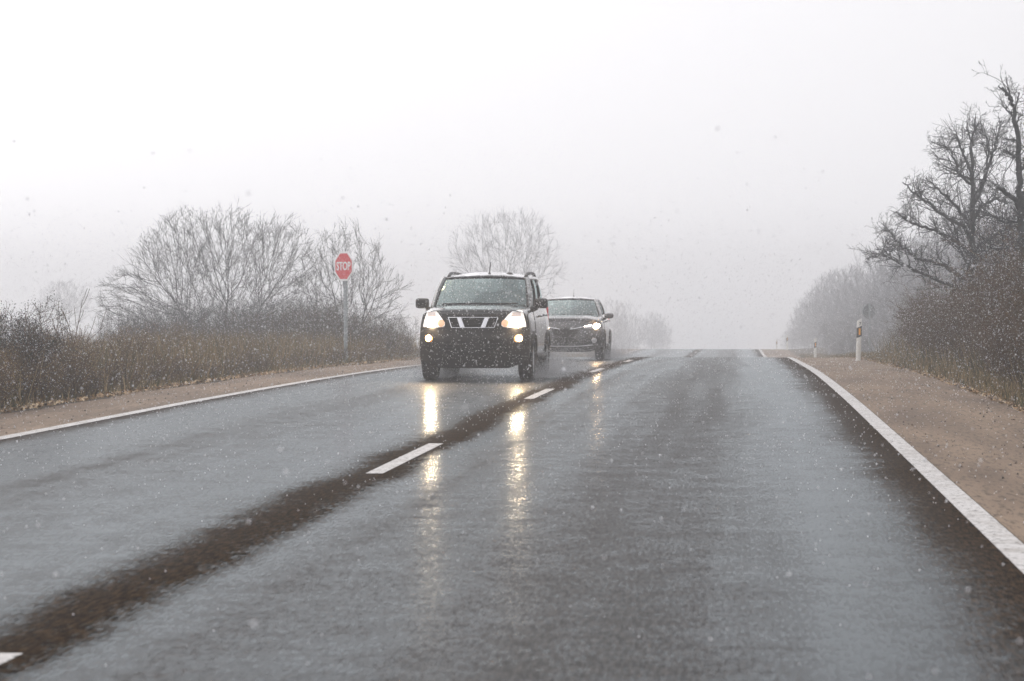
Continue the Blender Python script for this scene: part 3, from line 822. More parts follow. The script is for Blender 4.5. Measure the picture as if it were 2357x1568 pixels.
# the nearer one: a boxy dark SUV
P1 = dict(name="black_suv", W=.880, LEN=4.62, paint=M['paint_black'], bumper_mat=M['plastic'], belt=1.19, sweep=.27,
    front_prof=[(.2, .07), (.32, .02), (.5, 0), (.68, .0), (.74, .035), (.84, .05), (.99, .085), (1.07, .12), (1.12, .18)],
    hood_prof=[(0, 1.07), (.2, 1.095), (.6, 1.135), (1.05, 1.165), (1.6, 1.18), (3, 1.21), (4.62, 1.22)],
    crown=[(0, .015), (.15, .02), (.6, .035), (1.1, .03), (1.4, 0), (5, 0)],
    belt_line=[(0, 1.15), (1.2, 1.165), (3, 1.20), (4.6, 1.24)],
    front_axle=.93, rear_axle=3.56, arch=.395, wheel_r=.355, tyre_w=.235, sill=.34, lip=.215, lip_corner=.36, fascia_top=1.075,
    cowl_y=1.08, cowl_z=1.185, roof_y=1.78, roof_z=1.66, roof_w=.665, ws_w=.755, roof_len=4.25, roof_rise=.042, roof_crown=.065, roof_mat=M['roof_snow'],
    grille=[(-.405, .995), (.405, .995), (.345, .835), (-.345, .835)][::-1], grille_z=(.835, .995), grille_w=.36,
    frame=[([(-.41, .995), (.41, .995)], .0065), ([(-.35, .835), (.35, .835)], .0065), ([(-.41, .995), (-.35, .835)], .0065), ([(.41, .995), (.35, .835)], .0065)],
    bars=[[(.130, .838), (.205, .838), (.262, .992), (.195, .992)]],
    intake=[(-.52, .46), (.52, .46), (.56, .64), (-.56, .64)], intake_z=.49, plate_z=.58, trim=[],
    lamp=[(.50, .848), (.62, .838), (.858, .848), (.845, .93), (.815, 1.03), (.79, 1.10), (.74, 1.118), (.63, 1.095), (.565, 1.03), (.51, .965), (.468, .915), (.470, .87)], lamp_mat=M['lamp_shell'],
    lamp_bits=[("indicator", [(.528 + .058 * math.cos(a), .905 + .058 * math.sin(a)) for a in np.linspace(0, 2 * math.pi, 15)[:-1]], 'indicator', .038, .012),
               ("low_beam", [(.715 + .062 * math.cos(a), .905 + .062 * math.sin(a)) for a in np.linspace(0, 2 * math.pi, 15)[:-1]], 'low_beam', .040, .012),
               ("upper_chamber", [(.625, 1.015), (.775, 1.02), (.765, 1.085), (.725, 1.092), (.64, 1.075)], 'lamp_upper', .036, .0)],
    fog=(.715, .682, .044), fog_lit=True, pillars=[(2.42, 2.48, .11), (3.42, 3.36, .16), (4.1, 3.95, .10)][:2], doors=[(1.36, 2.41), (2.43, 3.40)],
    mirror=(.968, 1.30, 1.235), mirror_size=(.215, .165), mirror_sq=.45, mirror_dark=True, rails=.055, rail_mat=M['plastic'], antenna=(.05, 2.02, .20, .01), ant_r=.009)
for k_ in ('lamp', 'grille'): P1[k_] = [(x * .955, z + .012) for x, z in P1[k_]]
P1['bars'] = [[(x * .955, z + .012) for x, z in q] for q in P1['bars']]
P1['frame'] = [([(x * .955, z + .012) for x, z in q], r_) for q, r_ in P1['frame']]
P1['lamp_bits'] = [(n_, [(x * .955, z + .012) for x, z in q], m_, o_, b_) for n_, q, m_, o_, b_ in P1['lamp_bits']]
suv = build_car(P1)
tag(suv, "black boxy SUV with two chrome grille bars and lit fog lamps, nearer on the road", "car", "oncoming cars")
place_car(suv, -1.47, 35.77, 4.62)

# the one behind it: a rounder crossover
P2 = dict(name="grey_crossover", W=.90, LEN=4.38, paint=M['paint_grey'], bumper_mat=M['paint_grey'], belt=1.10, sweep=.34,
    front_prof=[(.2, .08), (.32, .02), (.5, 0), (.62, .01), (.78, .04), (.9, .10), (.98, .17), (1.05, .26)],
    hood_prof=[(0, .96), (.2, 1.0), (.6, 1.06), (1.05, 1.10), (1.6, 1.12), (3, 1.16), (4.4, 1.17)],
    crown=[(0, .03), (.3, .04), (.8, .035), (1.1, .02), (1.4, 0), (5, 0)],
    belt_line=[(0, 1.07), (1.2, 1.09), (3, 1.15), (4.4, 1.22)],
    front_axle=.90, rear_axle=3.55, arch=.385, wheel_r=.345, tyre_w=.225, sill=.32, lip=.215, lip_corner=.34, fascia_top=.99,
    cowl_y=1.02, cowl_z=1.10, roof_y=1.80, roof_z=1.525, roof_w=.60, ws_w=.76, roof_len=4.0, roof_rise=.035, roof_crown=.05, roof_mat=M['roof_snow'],
    grille=[(-.36, .78), (.36, .78), (.22, .58), (-.22, .58)][::-1], grille_z=(.58, .78), grille_w=.24,
    frame=[([(-.50, .835), (-.13, .765)], .013), ([(.13, .765), (.50, .835)], .013)],
    bars=[], emblem=(.77, .055),
    intake=[(-.50, .30), (.50, .30), (.56, .40), (-.56, .40)], intake_z=.31, plate_z=.50,
    trim=[([(-.66, .385), (-.3, .355), (.3, .355), (.66, .385)], .013)],
    lamp=[(.44, .80), (.62, .785), (.80, .80), (.855, .87), (.845, .915), (.72, .90), (.56, .865), (.45, .84)], lamp_mat=M['lamp_grey'],
    lamp_bits=[("daytime_lamp", [(.46, .835), (.56, .845), (.63, .865), (.62, .885), (.55, .87), (.46, .85)], 'drl', .038, .0),
               ("low_beam", [(.755 + .072 * math.cos(a), .855 + .062 * math.sin(a)) for a in np.linspace(0, 2 * math.pi, 15)[:-1]], 'rear_beam', .040, .012)],
    fog=(.70, .50, .045), fog_lit=False, pillars=[(2.30, 2.34, .10), (3.25, 3.15, .15)], doors=[(1.30, 2.29), (2.31, 3.25)],
    mirror=(1.0, 1.28, 1.115), mirror_size=(.235, .145), mirror_sq=.7, mirror_dark=False, rails=0, rail_mat=M['plastic'], antenna=(.02, 2.6, .20, .0), ant_r=.004)
cro = build_car(P2)
tag(cro, "dark grey crossover with slim chrome wing grille, following half hidden behind the black SUV", "car", "oncoming cars")
place_car(cro, -1.55, 56.15, 4.38)

# ------------------------------------------------------------------ the driver of the SUV, dim behind the glass
def make_driver(loc):
    bm = bmesh.new()
    vs = [((0, 0, 0), .15), ((0, .03, .22), .16), ((0, .02, .42), .17), ((0, .0, .52), .075), ((0, -.02, .60), .075), ((0, -.02, .69), .095), ((0, -.01, .76), .08),
          ((.19, .0, .45), .07), ((.26, -.18, .26), .055), ((.17, -.46, .30), .042), ((.15, -.53, .31), .035),
          ((-.19, .0, .45), .07), ((-.26, -.18, .26), .055), ((-.17, -.46, .30), .042), ((-.15, -.53, .31), .035),
          ((.12, -.3, .02), .09), ((.13, -.48, .04), .07), ((-.12, -.3, .02), .09), ((-.13, -.48, .04), .07), ((0, -.115, .675), .018)]
    ed = [(0, 1), (1, 2), (2, 3), (3, 4), (4, 5), (5, 6), (2, 7), (7, 8), (8, 9), (9, 10), (2, 11), (11, 12), (12, 13), (13, 14), (0, 15), (15, 16), (0, 17), (17, 18), (5, 19)]
    sl_ = bm.verts.layers.skin.verify()
    B = [bm.verts.new(v) for v, r in vs]
    for b_, (v, r) in zip(B, vs): b_[sl_].radius = (r, r)
    B[0][sl_].use_root = True
    for a, c in ed: bm.edges.new((B[a], B[c]))
    me = bpy.data.meshes.new("person"); bm.to_mesh(me); bm.free()
    me.materials.append(M['jacket'])
    o = bpy.data.objects.new("person", me); COL.objects.link(o)
    md = o.modifiers.new("skin", 'SKIN'); md.use_smooth_shade = True
    s2 = o.modifiers.new("sub", 'SUBSURF'); s2.levels = 2; s2.render_levels = 2
    o.location = loc
    h = MB(); h.ball((0, -.012, .715), (.102, .108, .10), 14, 8); hh = h.build("hair", M['hair'], o)
    f = MB(); f.ball((0, -.045, .675), (.078, .085, .095), 14, 8); f.build("face", M['skin'], o)
    return o
drv = make_driver((-1.47 + .36, 35.77 + 2.22, float(zr(37)) + .93))
tag(drv, "person in a dark jacket at the wheel behind the black SUV's windscreen", "person")

# ------------------------------------------------------------------ stop sign
def text_mesh(body, size, name, m, parent, sx=1.0, off=0.0, ext=.002):
    cu = bpy.data.curves.new(name, 'FONT'); cu.body = body; cu.size = size; cu.align_x = 'CENTER'; cu.align_y = 'CENTER'
    cu.extrude = ext; cu.offset = off
    t = bpy.data.objects.new(name + "_tmp", cu); COL.objects.link(t)
    dg = bpy.context.evaluated_depsgraph_get(); dg.update()
    me = bpy.data.meshes.new_from_object(t.evaluated_get(dg))
    COL.objects.unlink(t); bpy.data.objects.remove(t); bpy.data.curves.remove(cu)
    me.name = name; me.materials.clear(); me.materials.append(m)
    o = bpy.data.objects.new(name, me); COL.objects.link(o); o.parent = parent
    o.rotation_euler = (R(90), 0, 0); o.scale = (sx, 1, 1)
    return o

def octagon(r, y, flat=True):
    a0 = math.pi / 8
    return [(r / math.cos(a0) * math.cos(a0 + k * math.pi / 4), y, r / math.cos(a0) * math.sin(a0 + k * math.pi / 4)) for k in range(8)]

sx_, sy_ = px(792, 51.0)
sz_ = gz(sx_, sy_)
ss = empty("stop_sign", (sx_, sy_, sz_ - .02), R(-41))
tag(ss, "red octagonal stop sign on a grey post, turned partly towards the side", "road sign")
def plate(r, y0, y1, m, name, parent, z):
    p = MB(); a, b_ = octagon(r, y0), octagon(r, y1)
    p.add([(x, y, zz + z) for x, y, zz in a + b_], [tuple(range(8))[::-1], tuple(range(8, 16))] + [(k, (k + 1) % 8, 8 + (k + 1) % 8, 8 + k) for k in range(8)])
    return p.build(name, m, parent, smooth=False)
SZ = 2.21
pm = MB(); pm.box((0, .045, (SZ + .25) / 2 - .1), (.085, .05, SZ + .25)); pm.build("post", M['galv'], ss, bevel=.008)
sb_ = plate(.325, -.012, .012, M['sign_white'], "sign_plate", ss, SZ)
plate(.283, -.016, -.0125, M['sign_red'], "red_field", sb_, SZ)
tx = text_mesh("STOP", .255, "lettering", M['sign_white'], sb_, .80, .006)
tx.location = (0, -.0175, SZ - .005)
bk = MB(); bk.box((0, .018, SZ + .15), (.5, .012, .04)); bk.box((0, .018, SZ - .15), (.5, .012, .04)); bk.build("bracket", M['galv'], ss)

# round sign seen from behind on the right
rx_, ry_ = px(2000, 100)
rs = empty("round_sign", (rx_, ry_, gz(rx_, ry_)), R(35))
tag(rs, "round traffic sign seen from its dark back among the right hand bushes", "road sign")
m = MB(); m.box((0, -.05, 1.15), (.08, .05, 2.5)); m.build("post", M['galv'], rs, bevel=.008)
m = MB(); m.tube([(0, -.01, 2.05), (0, .008, 2.05)], .33, 28); m.build("sign_disc", M['sign_back'], rs)
m = MB(); m.tube([(.335 * math.cos(a), .0, 2.05 + .335 * math.sin(a)) for a in np.linspace(0, 2 * math.pi, 33)], .014, 6, cap=False); m.build("sign_rim", M['galv'], rs)

# ------------------------------------------------------------------ edge marker posts
def marker_post(x, y, label, number=None, lean=0.0):
    r_ = empty("marker_post", (x, y, gz(x, y) - .01), R(4))
    r_.rotation_euler = (0, lean, R(4))
    tag(r_, label, "marker post", "white marker posts along the right road edge")
    prof = [(-.06, .04), (-.055, -.012), (-.03, -.035), (.03, -.035), (.055, -.012), (.06, .04)]
    def shaft(z0, z1, s=1.0, sl=0.0):
        p = MB(); lo = [(x_ * s, y_ * s, z0 + sl * x_) for x_, y_ in prof]; hi = [(x_ * s, y_ * s, z1 + sl * x_) for x_, y_ in prof]
        n_ = len(prof)
        p.add(lo + hi, [tuple(range(n_))[::-1], tuple(range(n_, 2 * n_))] + [(k, (k + 1) % n_, n_ + (k + 1) % n_, n_ + k) for k in range(n_)])
        return p
    p = shaft(0, 1.02); sh = p.build("shaft", M['post_white'], r_, smooth=False)
    lo = [(x_, y_, 1.02) for x_, y_ in prof]; hi = [(x_ * .9, y_ * .9, 1.06 + .5 * x_) for x_, y_ in prof]
    c = MB(); c.add(lo + hi, [tuple(range(6, 12))] + [(k, (k + 1) % 6, 6 + (k + 1) % 6, 6 + k) for k in range(6)])
    c.build("cap", M['post_white'], r_, smooth=False)
    b_ = shaft(.63, .885, 1.05, .5); bd = b_.build("black_band", M['post_black'], r_, smooth=False)
    q = MB(); q.box((.002, -.039, .765), (.046, .008, .165)); q.build("reflector", M['amber'], bd, bevel=.003)
    if number:
        t = text_mesh(number, .11, "number", M['post_black'], r_, .9, .002); t.location = (.008, -.0365, .955)
    return r_
mp1 = px(1976, 57.0); marker_post(*mp1, "white marker post with amber reflector and black 7 at its top", "7", .03)
mp2 = px(1877, 106.0); marker_post(*mp2, "marker post with amber reflector just beyond the crest, second along the edge")
mp3 = px(1812, 158.0); marker_post(*mp3, "pale marker post in the mist, third along the edge")
mp4 = px(1788, 208.0); marker_post(*mp4, "faintest marker post, farthest in the mist")

# ------------------------------------------------------------------ vegetation
def seg_mesh(name, segs, sides, m, parent=None, smooth=True):
    """tapered prisms from (p, q, r0, r1) rows"""
    A = np.array(segs, np.float64)
    P0, P1, r0, r1 = A[:, 0:3], A[:, 3:6], A[:, 6], A[:, 7]
    D = P1 - P0; Ln = np.linalg.norm(D, axis=1, keepdims=True); D = D / np.maximum(Ln, 1e-9)
    ref = np.where(np.abs(D[:, 2:3]) > .9, np.array([[1.0, 0, 0]]), np.array([[0, 0, 1.0]]))
    U = np.cross(D, ref); U /= np.maximum(np.linalg.norm(U, axis=1, keepdims=True), 1e-9); W_ = np.cross(D, U)
    n = len(A); a = np.arange(sides) * 2 * np.pi / sides
    ring_ = U[:, None, :] * np.cos(a)[None, :, None] + W_[:, None, :] * np.sin(a)[None, :, None]
    V0 = P0[:, None, :] + ring_ * r0[:, None, None]; V1 = P1[:, None, :] + ring_ * r1[:, None, None]
    V = np.concatenate([V0, V1], 1).reshape(-1, 3)
    k = np.arange(sides); k2 = (k + 1) % sides
    f = np.stack([k, k2, k2 + sides, k + sides], 1)
    F = (f[None] + (np.arange(n) * 2 * sides)[:, None, None]).reshape(-1, 4)
    return mesh_np(name, V, F, m, parent, smooth)

def nrm(a):
    l = math.sqrt(a[0] * a[0] + a[1] * a[1] + a[2] * a[2]) or 1
    return (a[0] / l, a[1] / l, a[2] / l)

def grow(rg, out, p, d, Ln, r, lvl, P):
    """a branch with wandering direction; side shoots carry on to P['max']"""
    n = max(2, int(P['seg'][min(lvl, len(P['seg']) - 1)]))
    st = Ln / n; wg = P['wig'][min(lvl, len(P['wig']) - 1)]; tr = P['trop'][min(lvl, len(P['trop']) - 1)]
    kids = P['kids'][lvl] if lvl < P['max'] else 0
    a0 = P['start'][min(lvl, len(P['start']) - 1)]
    spots = sorted(rg.uniform(a0, 1.0) for _ in range(int(kids * rg.uniform(.75, 1.25) + .5))) if kids else []
    si = 0; r_end = max(P['rmin'], r * P['taper'])
    for i in range(n):
        d = nrm((d[0] + rg.gauss(0, wg), d[1] + rg.gauss(0, wg), d[2] + rg.gauss(0, wg) + tr))
        q = (p[0] + d[0] * st, p[1] + d[1] * st, p[2] + d[2] * st)
        ra = r + (r_end - r) * i / n; rb = r + (r_end - r) * (i + 1) / n
        out[min(lvl, len(out) - 1)].append((*p, *q, ra, rb))
        while si < len(spots) and spots[si] <= (i + 1) / n:
            t = spots[si] * n - i; si += 1
            b = (p[0] + d[0] * st * t, p[1] + d[1] * st * t, p[2] + d[2] * st * t)
            ax = nrm((rg.gauss(0, 1), rg.gauss(0, 1), rg.gauss(0, 1)))
            dt = ax[0] * d[0] + ax[1] * d[1] + ax[2] * d[2]
            pe = nrm((ax[0] - d[0] * dt, ax[1] - d[1] * dt, ax[2] - d[2] * dt))
            an = R(rg.uniform(*P['ang']))
            nd = nrm(tuple(d[j] * math.cos(an) + pe[j] * math.sin(an) for j in range(3)))
            grow(rg, out, b, nd, Ln * rg.uniform(*P['len']) * (1.15 - .5 * spots[si - 1]), max(P['rmin'], (ra + (rb - ra) * t) * P['rk']), lvl + 1, P)
        p = q

def leaves(rg, pts, n, size, spread, droop=0.0):
    """small four-cornered leaves round given points"""
    pts = np.asarray(pts)
    c = pts[rg.integers(0, len(pts), n)] + rg.normal(0, spread, (n, 3))
    u = rg.normal(0, 1, (n, 3)); u /= np.linalg.norm(u, axis=1, keepdims=True)
    v = np.cross(u, rg.normal(0, 1, (n, 3))); v /= np.maximum(np.linalg.norm(v, axis=1, keepdims=True), 1e-6)
    s = size * rg.uniform(.55, 1.35, (n, 1))
    c[:, 2] = np.maximum(c[:, 2], .02)
    V = np.stack([c - u * s, c + v * s * .5, c + u * s, c - v * s * .5], 1).reshape(-1, 3)
    return V, np.arange(n * 4).reshape(-1, 4)

def copy_tree(o, parent=None):
    c = o.copy(); COL.objects.link(c); c.parent = parent
    for ch in KIDS.get(o.name, []):
        copy_tree(ch, c)
    return c
KIDS = {}
def note(o): KIDS[o.name] = children(o)

def set_at(o, x, y, s=1.0, rz=0.0, sz=None, dz=0.0):
    o.location = (x, y, gz(x, y) - .03 + dz); o.rotation_euler = (0, 0, rz); o.scale = (s, s, sz or s)

# --- the broad many-stemmed tree on the left
def spreading_tree(name, seed, stems, P, bm, tm, sides=(6, 5, 4, 3, 3), ntrunk=None):
    rg = random.Random(seed); root = empty(name); cr = []
    for i, (x, y, d, ln, r) in enumerate(stems):
        out = [[] for _ in range(5)]
        grow(rg, out, (x, y, -.1), nrm(d), ln, r, 0, P)
        if ntrunk is None or i < ntrunk: seg_mesh("trunk", out[0], sides[0], bm, root)
        else: cr += out[0]
        cr += [s for o_ in out[1:] for s in o_]
    seg_mesh("crown", cr, 3, tm, root)
    note(root)
    return root

def colony(name, seed, envs, stems, bm, tm, D=.13, di=1.1, dk=.24, r0=.0048, twig=.40, ntw=3, tr_min=.045, up=.12):
    """branches that compete for the space inside rounded envelopes, so the crown fills evenly"""
    g = np.random.default_rng(seed); rg = random.Random(seed)
    A = []
    for (cx, cy, cz, rx, ry, rz, cnt) in envs:
        q = g.normal(0, 1, (cnt, 3)); q /= np.linalg.norm(q, axis=1, keepdims=True); q *= (g.random((cnt, 1)) ** (1 / 2.6))
        A.append(q * [rx, ry, rz] + [cx, cy, cz])
    A = np.concatenate(A); A = A[A[:, 2] > .25]
    hub = np.array([A[:, 0].mean(), A[:, 1].mean(), A[:, 2].min() + .12 * np.ptp(A[:, 2])])
    N_, par = [], []
    for st in stems:
        prev = -1
        for k in range(len(st) - 1):
            p0, p1 = np.array(st[k], float), np.array(st[k + 1], float)
            m_ = max(1, int(np.linalg.norm(p1 - p0) / D))
            for i in range(m_ + (k == len(st) - 2)):
                N_.append(p0 + (p1 - p0) * i / m_ + g.normal(0, .012, 3)); par.append(prev); prev = len(N_) - 1
    best = np.full(len(A), 1e9); idx = np.zeros(len(A), int); alive = np.ones(len(A), bool)
    def seen(lo):
        P_ = np.array(N_[lo:]); d_ = np.linalg.norm(A[:, None, :] - P_[None], axis=2)
        j = d_.argmin(1); m_ = d_[np.arange(len(A)), j]; up_ = m_ < best
        best[up_] = m_[up_]; idx[up_] = j[up_] + lo
        alive[best < dk] = False
    seen(0); done = {}
    for it in range(90):
        act = alive & (best < di)
        if not act.any():
            if not alive.any(): break
            di += .4
            if di > 4: break
            continue
        dirs = {}
        for a_ in np.nonzero(act)[0]:
            dirs.setdefault(int(idx[a_]), []).append((A[a_] - N_[idx[a_]]) / max(best[a_], 1e-6))
        lo = len(N_)
        for k, ds in dirs.items():
            if done.get(k, 0) > 3: continue
            done[k] = done.get(k, 0) + 1
            d_ = np.mean(ds, axis=0)
            if par[k] >= 0: d_ = d_ + .35 * (N_[k] - N_[par[k]]) / D
            ow = N_[k] - hub; ow = ow / max(np.linalg.norm(ow), .3)
            d_ = d_ / max(np.linalg.norm(d_), 1e-6) + .55 * ow + g.normal(0, .10, 3) + [0, 0, up]
            N_.append(N_[k] + d_ / np.linalg.norm(d_) * D); par.append(k)
        if len(N_) == lo: break
        seen(lo)
    n_ = len(N_); kid = [0] * n_
    for p_ in par:
        if p_ >= 0: kid[p_] += 1
    acc = np.array([r0 ** 2.25 if kid[i] == 0 else 0.0 for i in range(n_)])
    for i in range(n_ - 1, -1, -1):
        if par[i] >= 0: acc[par[i]] += acc[i]
    rad = acc ** (1 / 2.25)
    trunk, crown = [], []
    for i in range(n_):
        if par[i] < 0: continue
        s_ = (*N_[par[i]], *N_[i], min(rad[par[i]], rad[i] * 1.25), rad[i])
        (trunk if rad[i] > tr_min else crown).append(s_)
    out = [[] for _ in range(3)]
    Pq = dict(seg=[3, 2], wig=[.10, .12], trop=[.05, .05], kids=[2, 0], start=[.2], taper=.5, rmin=r0 * .7, ang=(22, 48), len=(.5, .8), rk=.8, max=1)
    for i in range(n_):
        if par[i] < 0 or rad[i] > r0 * 2.6: continue
        d0 = (N_[i] - N_[par[i]]) / D
        for _ in range(ntw if kid[i] == 0 else (1 if rg.random() < .5 else 0)):
            ow = N_[i] - hub; ow = ow / max(np.linalg.norm(ow), .3)
            d_ = nrm((d0[0] + .6 * ow[0] + rg.gauss(0, .45), d0[1] + .6 * ow[1] + rg.gauss(0, .45), d0[2] + .6 * ow[2] + rg.gauss(.05, .4)))
            grow(rg, out, tuple(N_[i]), d_, twig * rg.uniform(.6, 1.25), r0 * .95, 0, Pq)
    root = empty(name)
    if trunk: seg_mesh("trunk", trunk, 7, bm, root)
    seg_mesh("crown", crown + [s_ for o_ in out for s_ in o_], 3, tm, root)
    note(root)
    return root

PT = dict(seg=[9, 7, 6, 5, 3], wig=[.07, .08, .09, .10, .10], trop=[.02, .03, .04, .05, .05], kids=[9, 7, 4, 0], start=[.22, .15, .12, .1],
          taper=.22, rmin=.0045, ang=(22, 52), len=(.40, .66), rk=.58, max=3)
tl = colony("bare_tree", 3, [(0, 0, 2.35, 2.9, 1.9, 2.15, 2900), (-2.3, .2, 1.75, 1.5, 1.4, 1.05, 850), (1.95, -.1, 2.7, 1.15, 1.3, 1.6, 850), (-1.0, 0, 3.2, 1.3, 1.2, 1.15, 600)],
            [[(.1, 0, -.1), (.15, 0, .9), (.25, .05, 1.8)], [(.45, .1, -.1), (.9, .1, .9), (1.5, 0, 1.9)], [(-.3, .1, -.1), (-.8, .15, .8), (-1.3, .1, 1.6)], [(-.5, 0, -.1), (-1.4, .1, .6)], [(0, -.2, -.1), (-.2, -.5, 1.0)], [(.2, .3, -.1), (.3, .8, 1.1)], [(.8, 0, -.1), (2.0, .1, 1.1)]],
            M['bark_grey'], M['twig'])
xx, yy = px(505, 72); set_at(tl, xx, yy, 1.0)
tag(tl, "broad bare many-stemmed tree behind the brown scrub, left of the stop sign", "tree")
t2 = colony("bare_tree", 11, [(0, 0, 2.15, 1.35, 1.2, 1.6, 1000), (.7, 0, 1.6, 1.0, .9, 1.2, 420)],
            [[(0, 0, -.1), (-.1, 0, 1.0)], [(.2, .1, -.1), (.5, .1, 1.0)], [(-.2, 0, -.1), (-.5, 0, .9)]], M['bark_grey'], M['twig'])
xx, yy = px(795, 69); set_at(t2, xx, yy, 1.0)
tag(t2, "smaller bare tree with upswept twigs right behind the stop sign", "tree")
# --- the paler round tree behind the cars
t3 = colony("bare_tree", 23, [(0, 0, 4.45, 2.6, 2.3, 2.3, 1500)],
            [[(0, 0, -.1), (0, 0, 1.9), (.1, 0, 2.6)], [(0, 0, 1.7), (-.7, .1, 3.0)], [(0, 0, 1.8), (.7, -.1, 3.0)], [(0, 0, 1.9), (0, .6, 3.0)]], M['bark_grey'], M['twig_hazed'], D=.17, dk=.32, twig=.50, r0=.0052)
xx, yy = px(1165, 108); set_at(t3, xx, yy, 1.0)
tag(t3, "pale rounded bare tree in the mist above the two cars", "tree")
# --- ghostly tree far out on the left
t4 = copy_tree(t3); xx, yy = px(150, 165); set_at(t4, xx, yy, .80, 2.0, .72)
tag(t4, "faint ghostly bare tree deep in the mist at the far left", "tree")
# --- the sapling above the left scrub
rg = random.Random(5); out = [[] for _ in range(5)]
grow(rg, out, (0, 0, 0), (0, 0, 1), 1.15, .014, 0, dict(PT, seg=[6], wig=[.05], kids=[0], max=0))
for k, (dx, l_, z) in enumerate(((-.55, .62, .55), (.28, .75, .72), (.95, .7, .62), (-1.1, .45, .4), (.6, .5, .35), (-.3, .5, .85))):
    grow(rg, out, (0, 0, z), nrm((dx, rg.uniform(-.4, .4), .8)), l_, .009, 1, dict(PT, seg=[5], wig=[.06], kids=[0, 3], ang=(25, 45), max=2, rmin=.004))
sap = empty("sapling"); seg_mesh("stem", out[0], 5, M['stem_brown'], sap); seg_mesh("twigs", out[1] + out[2], 3, M['stem_brown'], sap)
xx, yy = px(166, 31.0); set_at(sap, xx, yy, .92)
tag(sap, "thin bare sapling forking above the brown scrub at the left edge", "sapling")

# --- gnarled trees on the right: main limbs laid out one by one, twigs grown from them
def gnarled(name, seed, limbs, dist, base_px, P, bm, tm, twig_n=1.15):
    """limbs: polylines of (side, height) metres with a depth swing, radius at both ends"""
    rg = random.Random(seed); out = [[] for _ in range(5)]; trunk = []
    for pts, r0, r1, sw, kids, istrunk in limbs:
        r0, r1 = r0 * .66, r1 * .75
        ph = rg.uniform(0, 6.28); n = len(pts)
        P3 = []
        for i, (sx, sz) in enumerate(pts):
            t = i / max(1, n - 1)
            P3.append((sx, sw * t + .05 * math.sin(ph + i), sz))
        fine = []
        for i in range(n - 1):
            for k in range(5):
                t = k / 5
                fine.append(tuple(P3[i][j] + (P3[i + 1][j] - P3[i][j]) * t + (rg.gauss(0, .018) if (i or k) else 0) for j in range(3)))
        fine.append(P3[-1])
        m_ = len(fine) - 1
        for i in range(m_):
            ra = r0 + (r1 - r0) * i / m_; rb = r0 + (r1 - r0) * (i + 1) / m_
            (trunk if istrunk else out[0]).append((*fine[i], *fine[i + 1], ra, rb))
        for _ in range(int(kids * twig_n)):
            i = int(m_ * (1 - rg.random() ** 1.3 * .9)); i = min(i, m_ - 2)
            d0 = nrm(tuple(fine[i + 1][j] - fine[i][j] for j in range(3)))
            a = nrm((rg.gauss(0, 1), rg.gauss(0, 1), rg.gauss(.25, .8)))
            d = nrm(tuple(d0[j] * .55 + a[j] * .8 for j in range(3)))
            ra = (r0 + (r1 - r0) * i / m_) * .5
            grow(rg, out, fine[i], d, rg.uniform(.25, .85) * min(1, .30 + 1.3 * (1 - i / m_)), max(.0045, min(ra, .011)), 1, P)
    root = empty(name)
    seg_mesh("trunk", trunk, 8, bm, root)
    seg_mesh("crown", [s for o_ in out for s in o_], 5, tm, root)
    note(root)
    return root
PG = dict(seg=[5, 5, 4, 3], wig=[.2, .20, .22, .24], trop=[0, .03, .03, .03], kids=[0, 4, 2, 0], start=[.1, .15, .15], taper=.4, rmin=.0028, ang=(28, 65), len=(.4, .7), rk=.55, max=3)
def conv(pts, d, bp, z0):
    """zoom-crop picture points -> (side, height above foot) in metres at distance d"""
    o = []
    for zx, zy in pts:
        u = (3450 + zx * .4464) / 1.7378; v = (300 + zy * .4464) / 1.7378
        o.append(((u - bp) * d / 5300, 1.32 + (680 - v) * d / 5300 - z0))
    return o
DA, BA = 47.0, 2235.0
xA, yA = px(BA, DA); zA = gz(xA, yA) - .03
A = [([(975, 2450), (975, 1900), (980, 1568), (985, 1000), (970, 650), (1010, 375)], .15, .018, 0, 34, True),
     ([(962, 870), (905, 700), (880, 600), (855, 550)], .05, .012, .2, 14, False),
     ([(990, 640), (930, 520), (922, 465)], .03, .01, -.2, 8, False),
     ([(985, 1150), (1080, 1000), (1120, 850), (1220, 650), (1250, 500), (1275, 400)], .085, .012, .5, 30, False),
     ([(1120, 850), (1150, 600), (1100, 530), (1070, 490)], .04, .01, .4, 18, False),
     ([(980, 1400), (900, 1270), (780, 1130), (660, 1050), (540, 935)], .075, .012, -.4, 26, False),
     ([(975, 1480), (900, 1350), (700, 1230), (540, 1100), (460, 1030), (380, 955)], .075, .014, .3, 30, False),
     ([(540, 1110), (450, 1120), (385, 1180)], .022, .008, 0, 8, False),
     ([(975, 1620), (850, 1500), (620, 1400), (450, 1330), (310, 1265)], .075, .014, -.3, 32, False),
     ([(980, 1850), (850, 1780), (700, 1700), (500, 1640), (400, 1560), (270, 1410), (205, 1380)], .08, .012, .35, 36, False),
     ([(975, 950), (870, 900), (780, 850), (690, 825)], .045, .010, -.3, 18, False),
     ([(970, 980), (850, 880), (800, 700), (765, 640), (690, 600)], .05, .010, .3, 26, False),
     ([(985, 2000), (800, 1880), (450, 1750), (250, 1650), (150, 1610), (10, 1655)], .07, .010, -.2, 40, False),
     ([(250, 1650), (190, 1560), (180, 1440)], .03, .008, .1, 12, False),
     ([(980, 1300), (1080, 1180), (1200, 1090), (1330, 1150)], .06, .02, .4, 22, False),
     ([(980, 1600), (1100, 1480), (1250, 1400), (1350, 1250)], .06, .02, -.4, 26, False),
     ([(980, 1750), (860, 1560), (800, 1400), (760, 1270)], .05, .012, -.5, 28, False)]
ga = gnarled("oak_tree", 7, [(conv(p, DA, BA, zA), a, b, sw, k, tt) for p, a, b, sw, k, tt in A], DA, BA, PG, M['bark_dark'], M['bark_dark'])
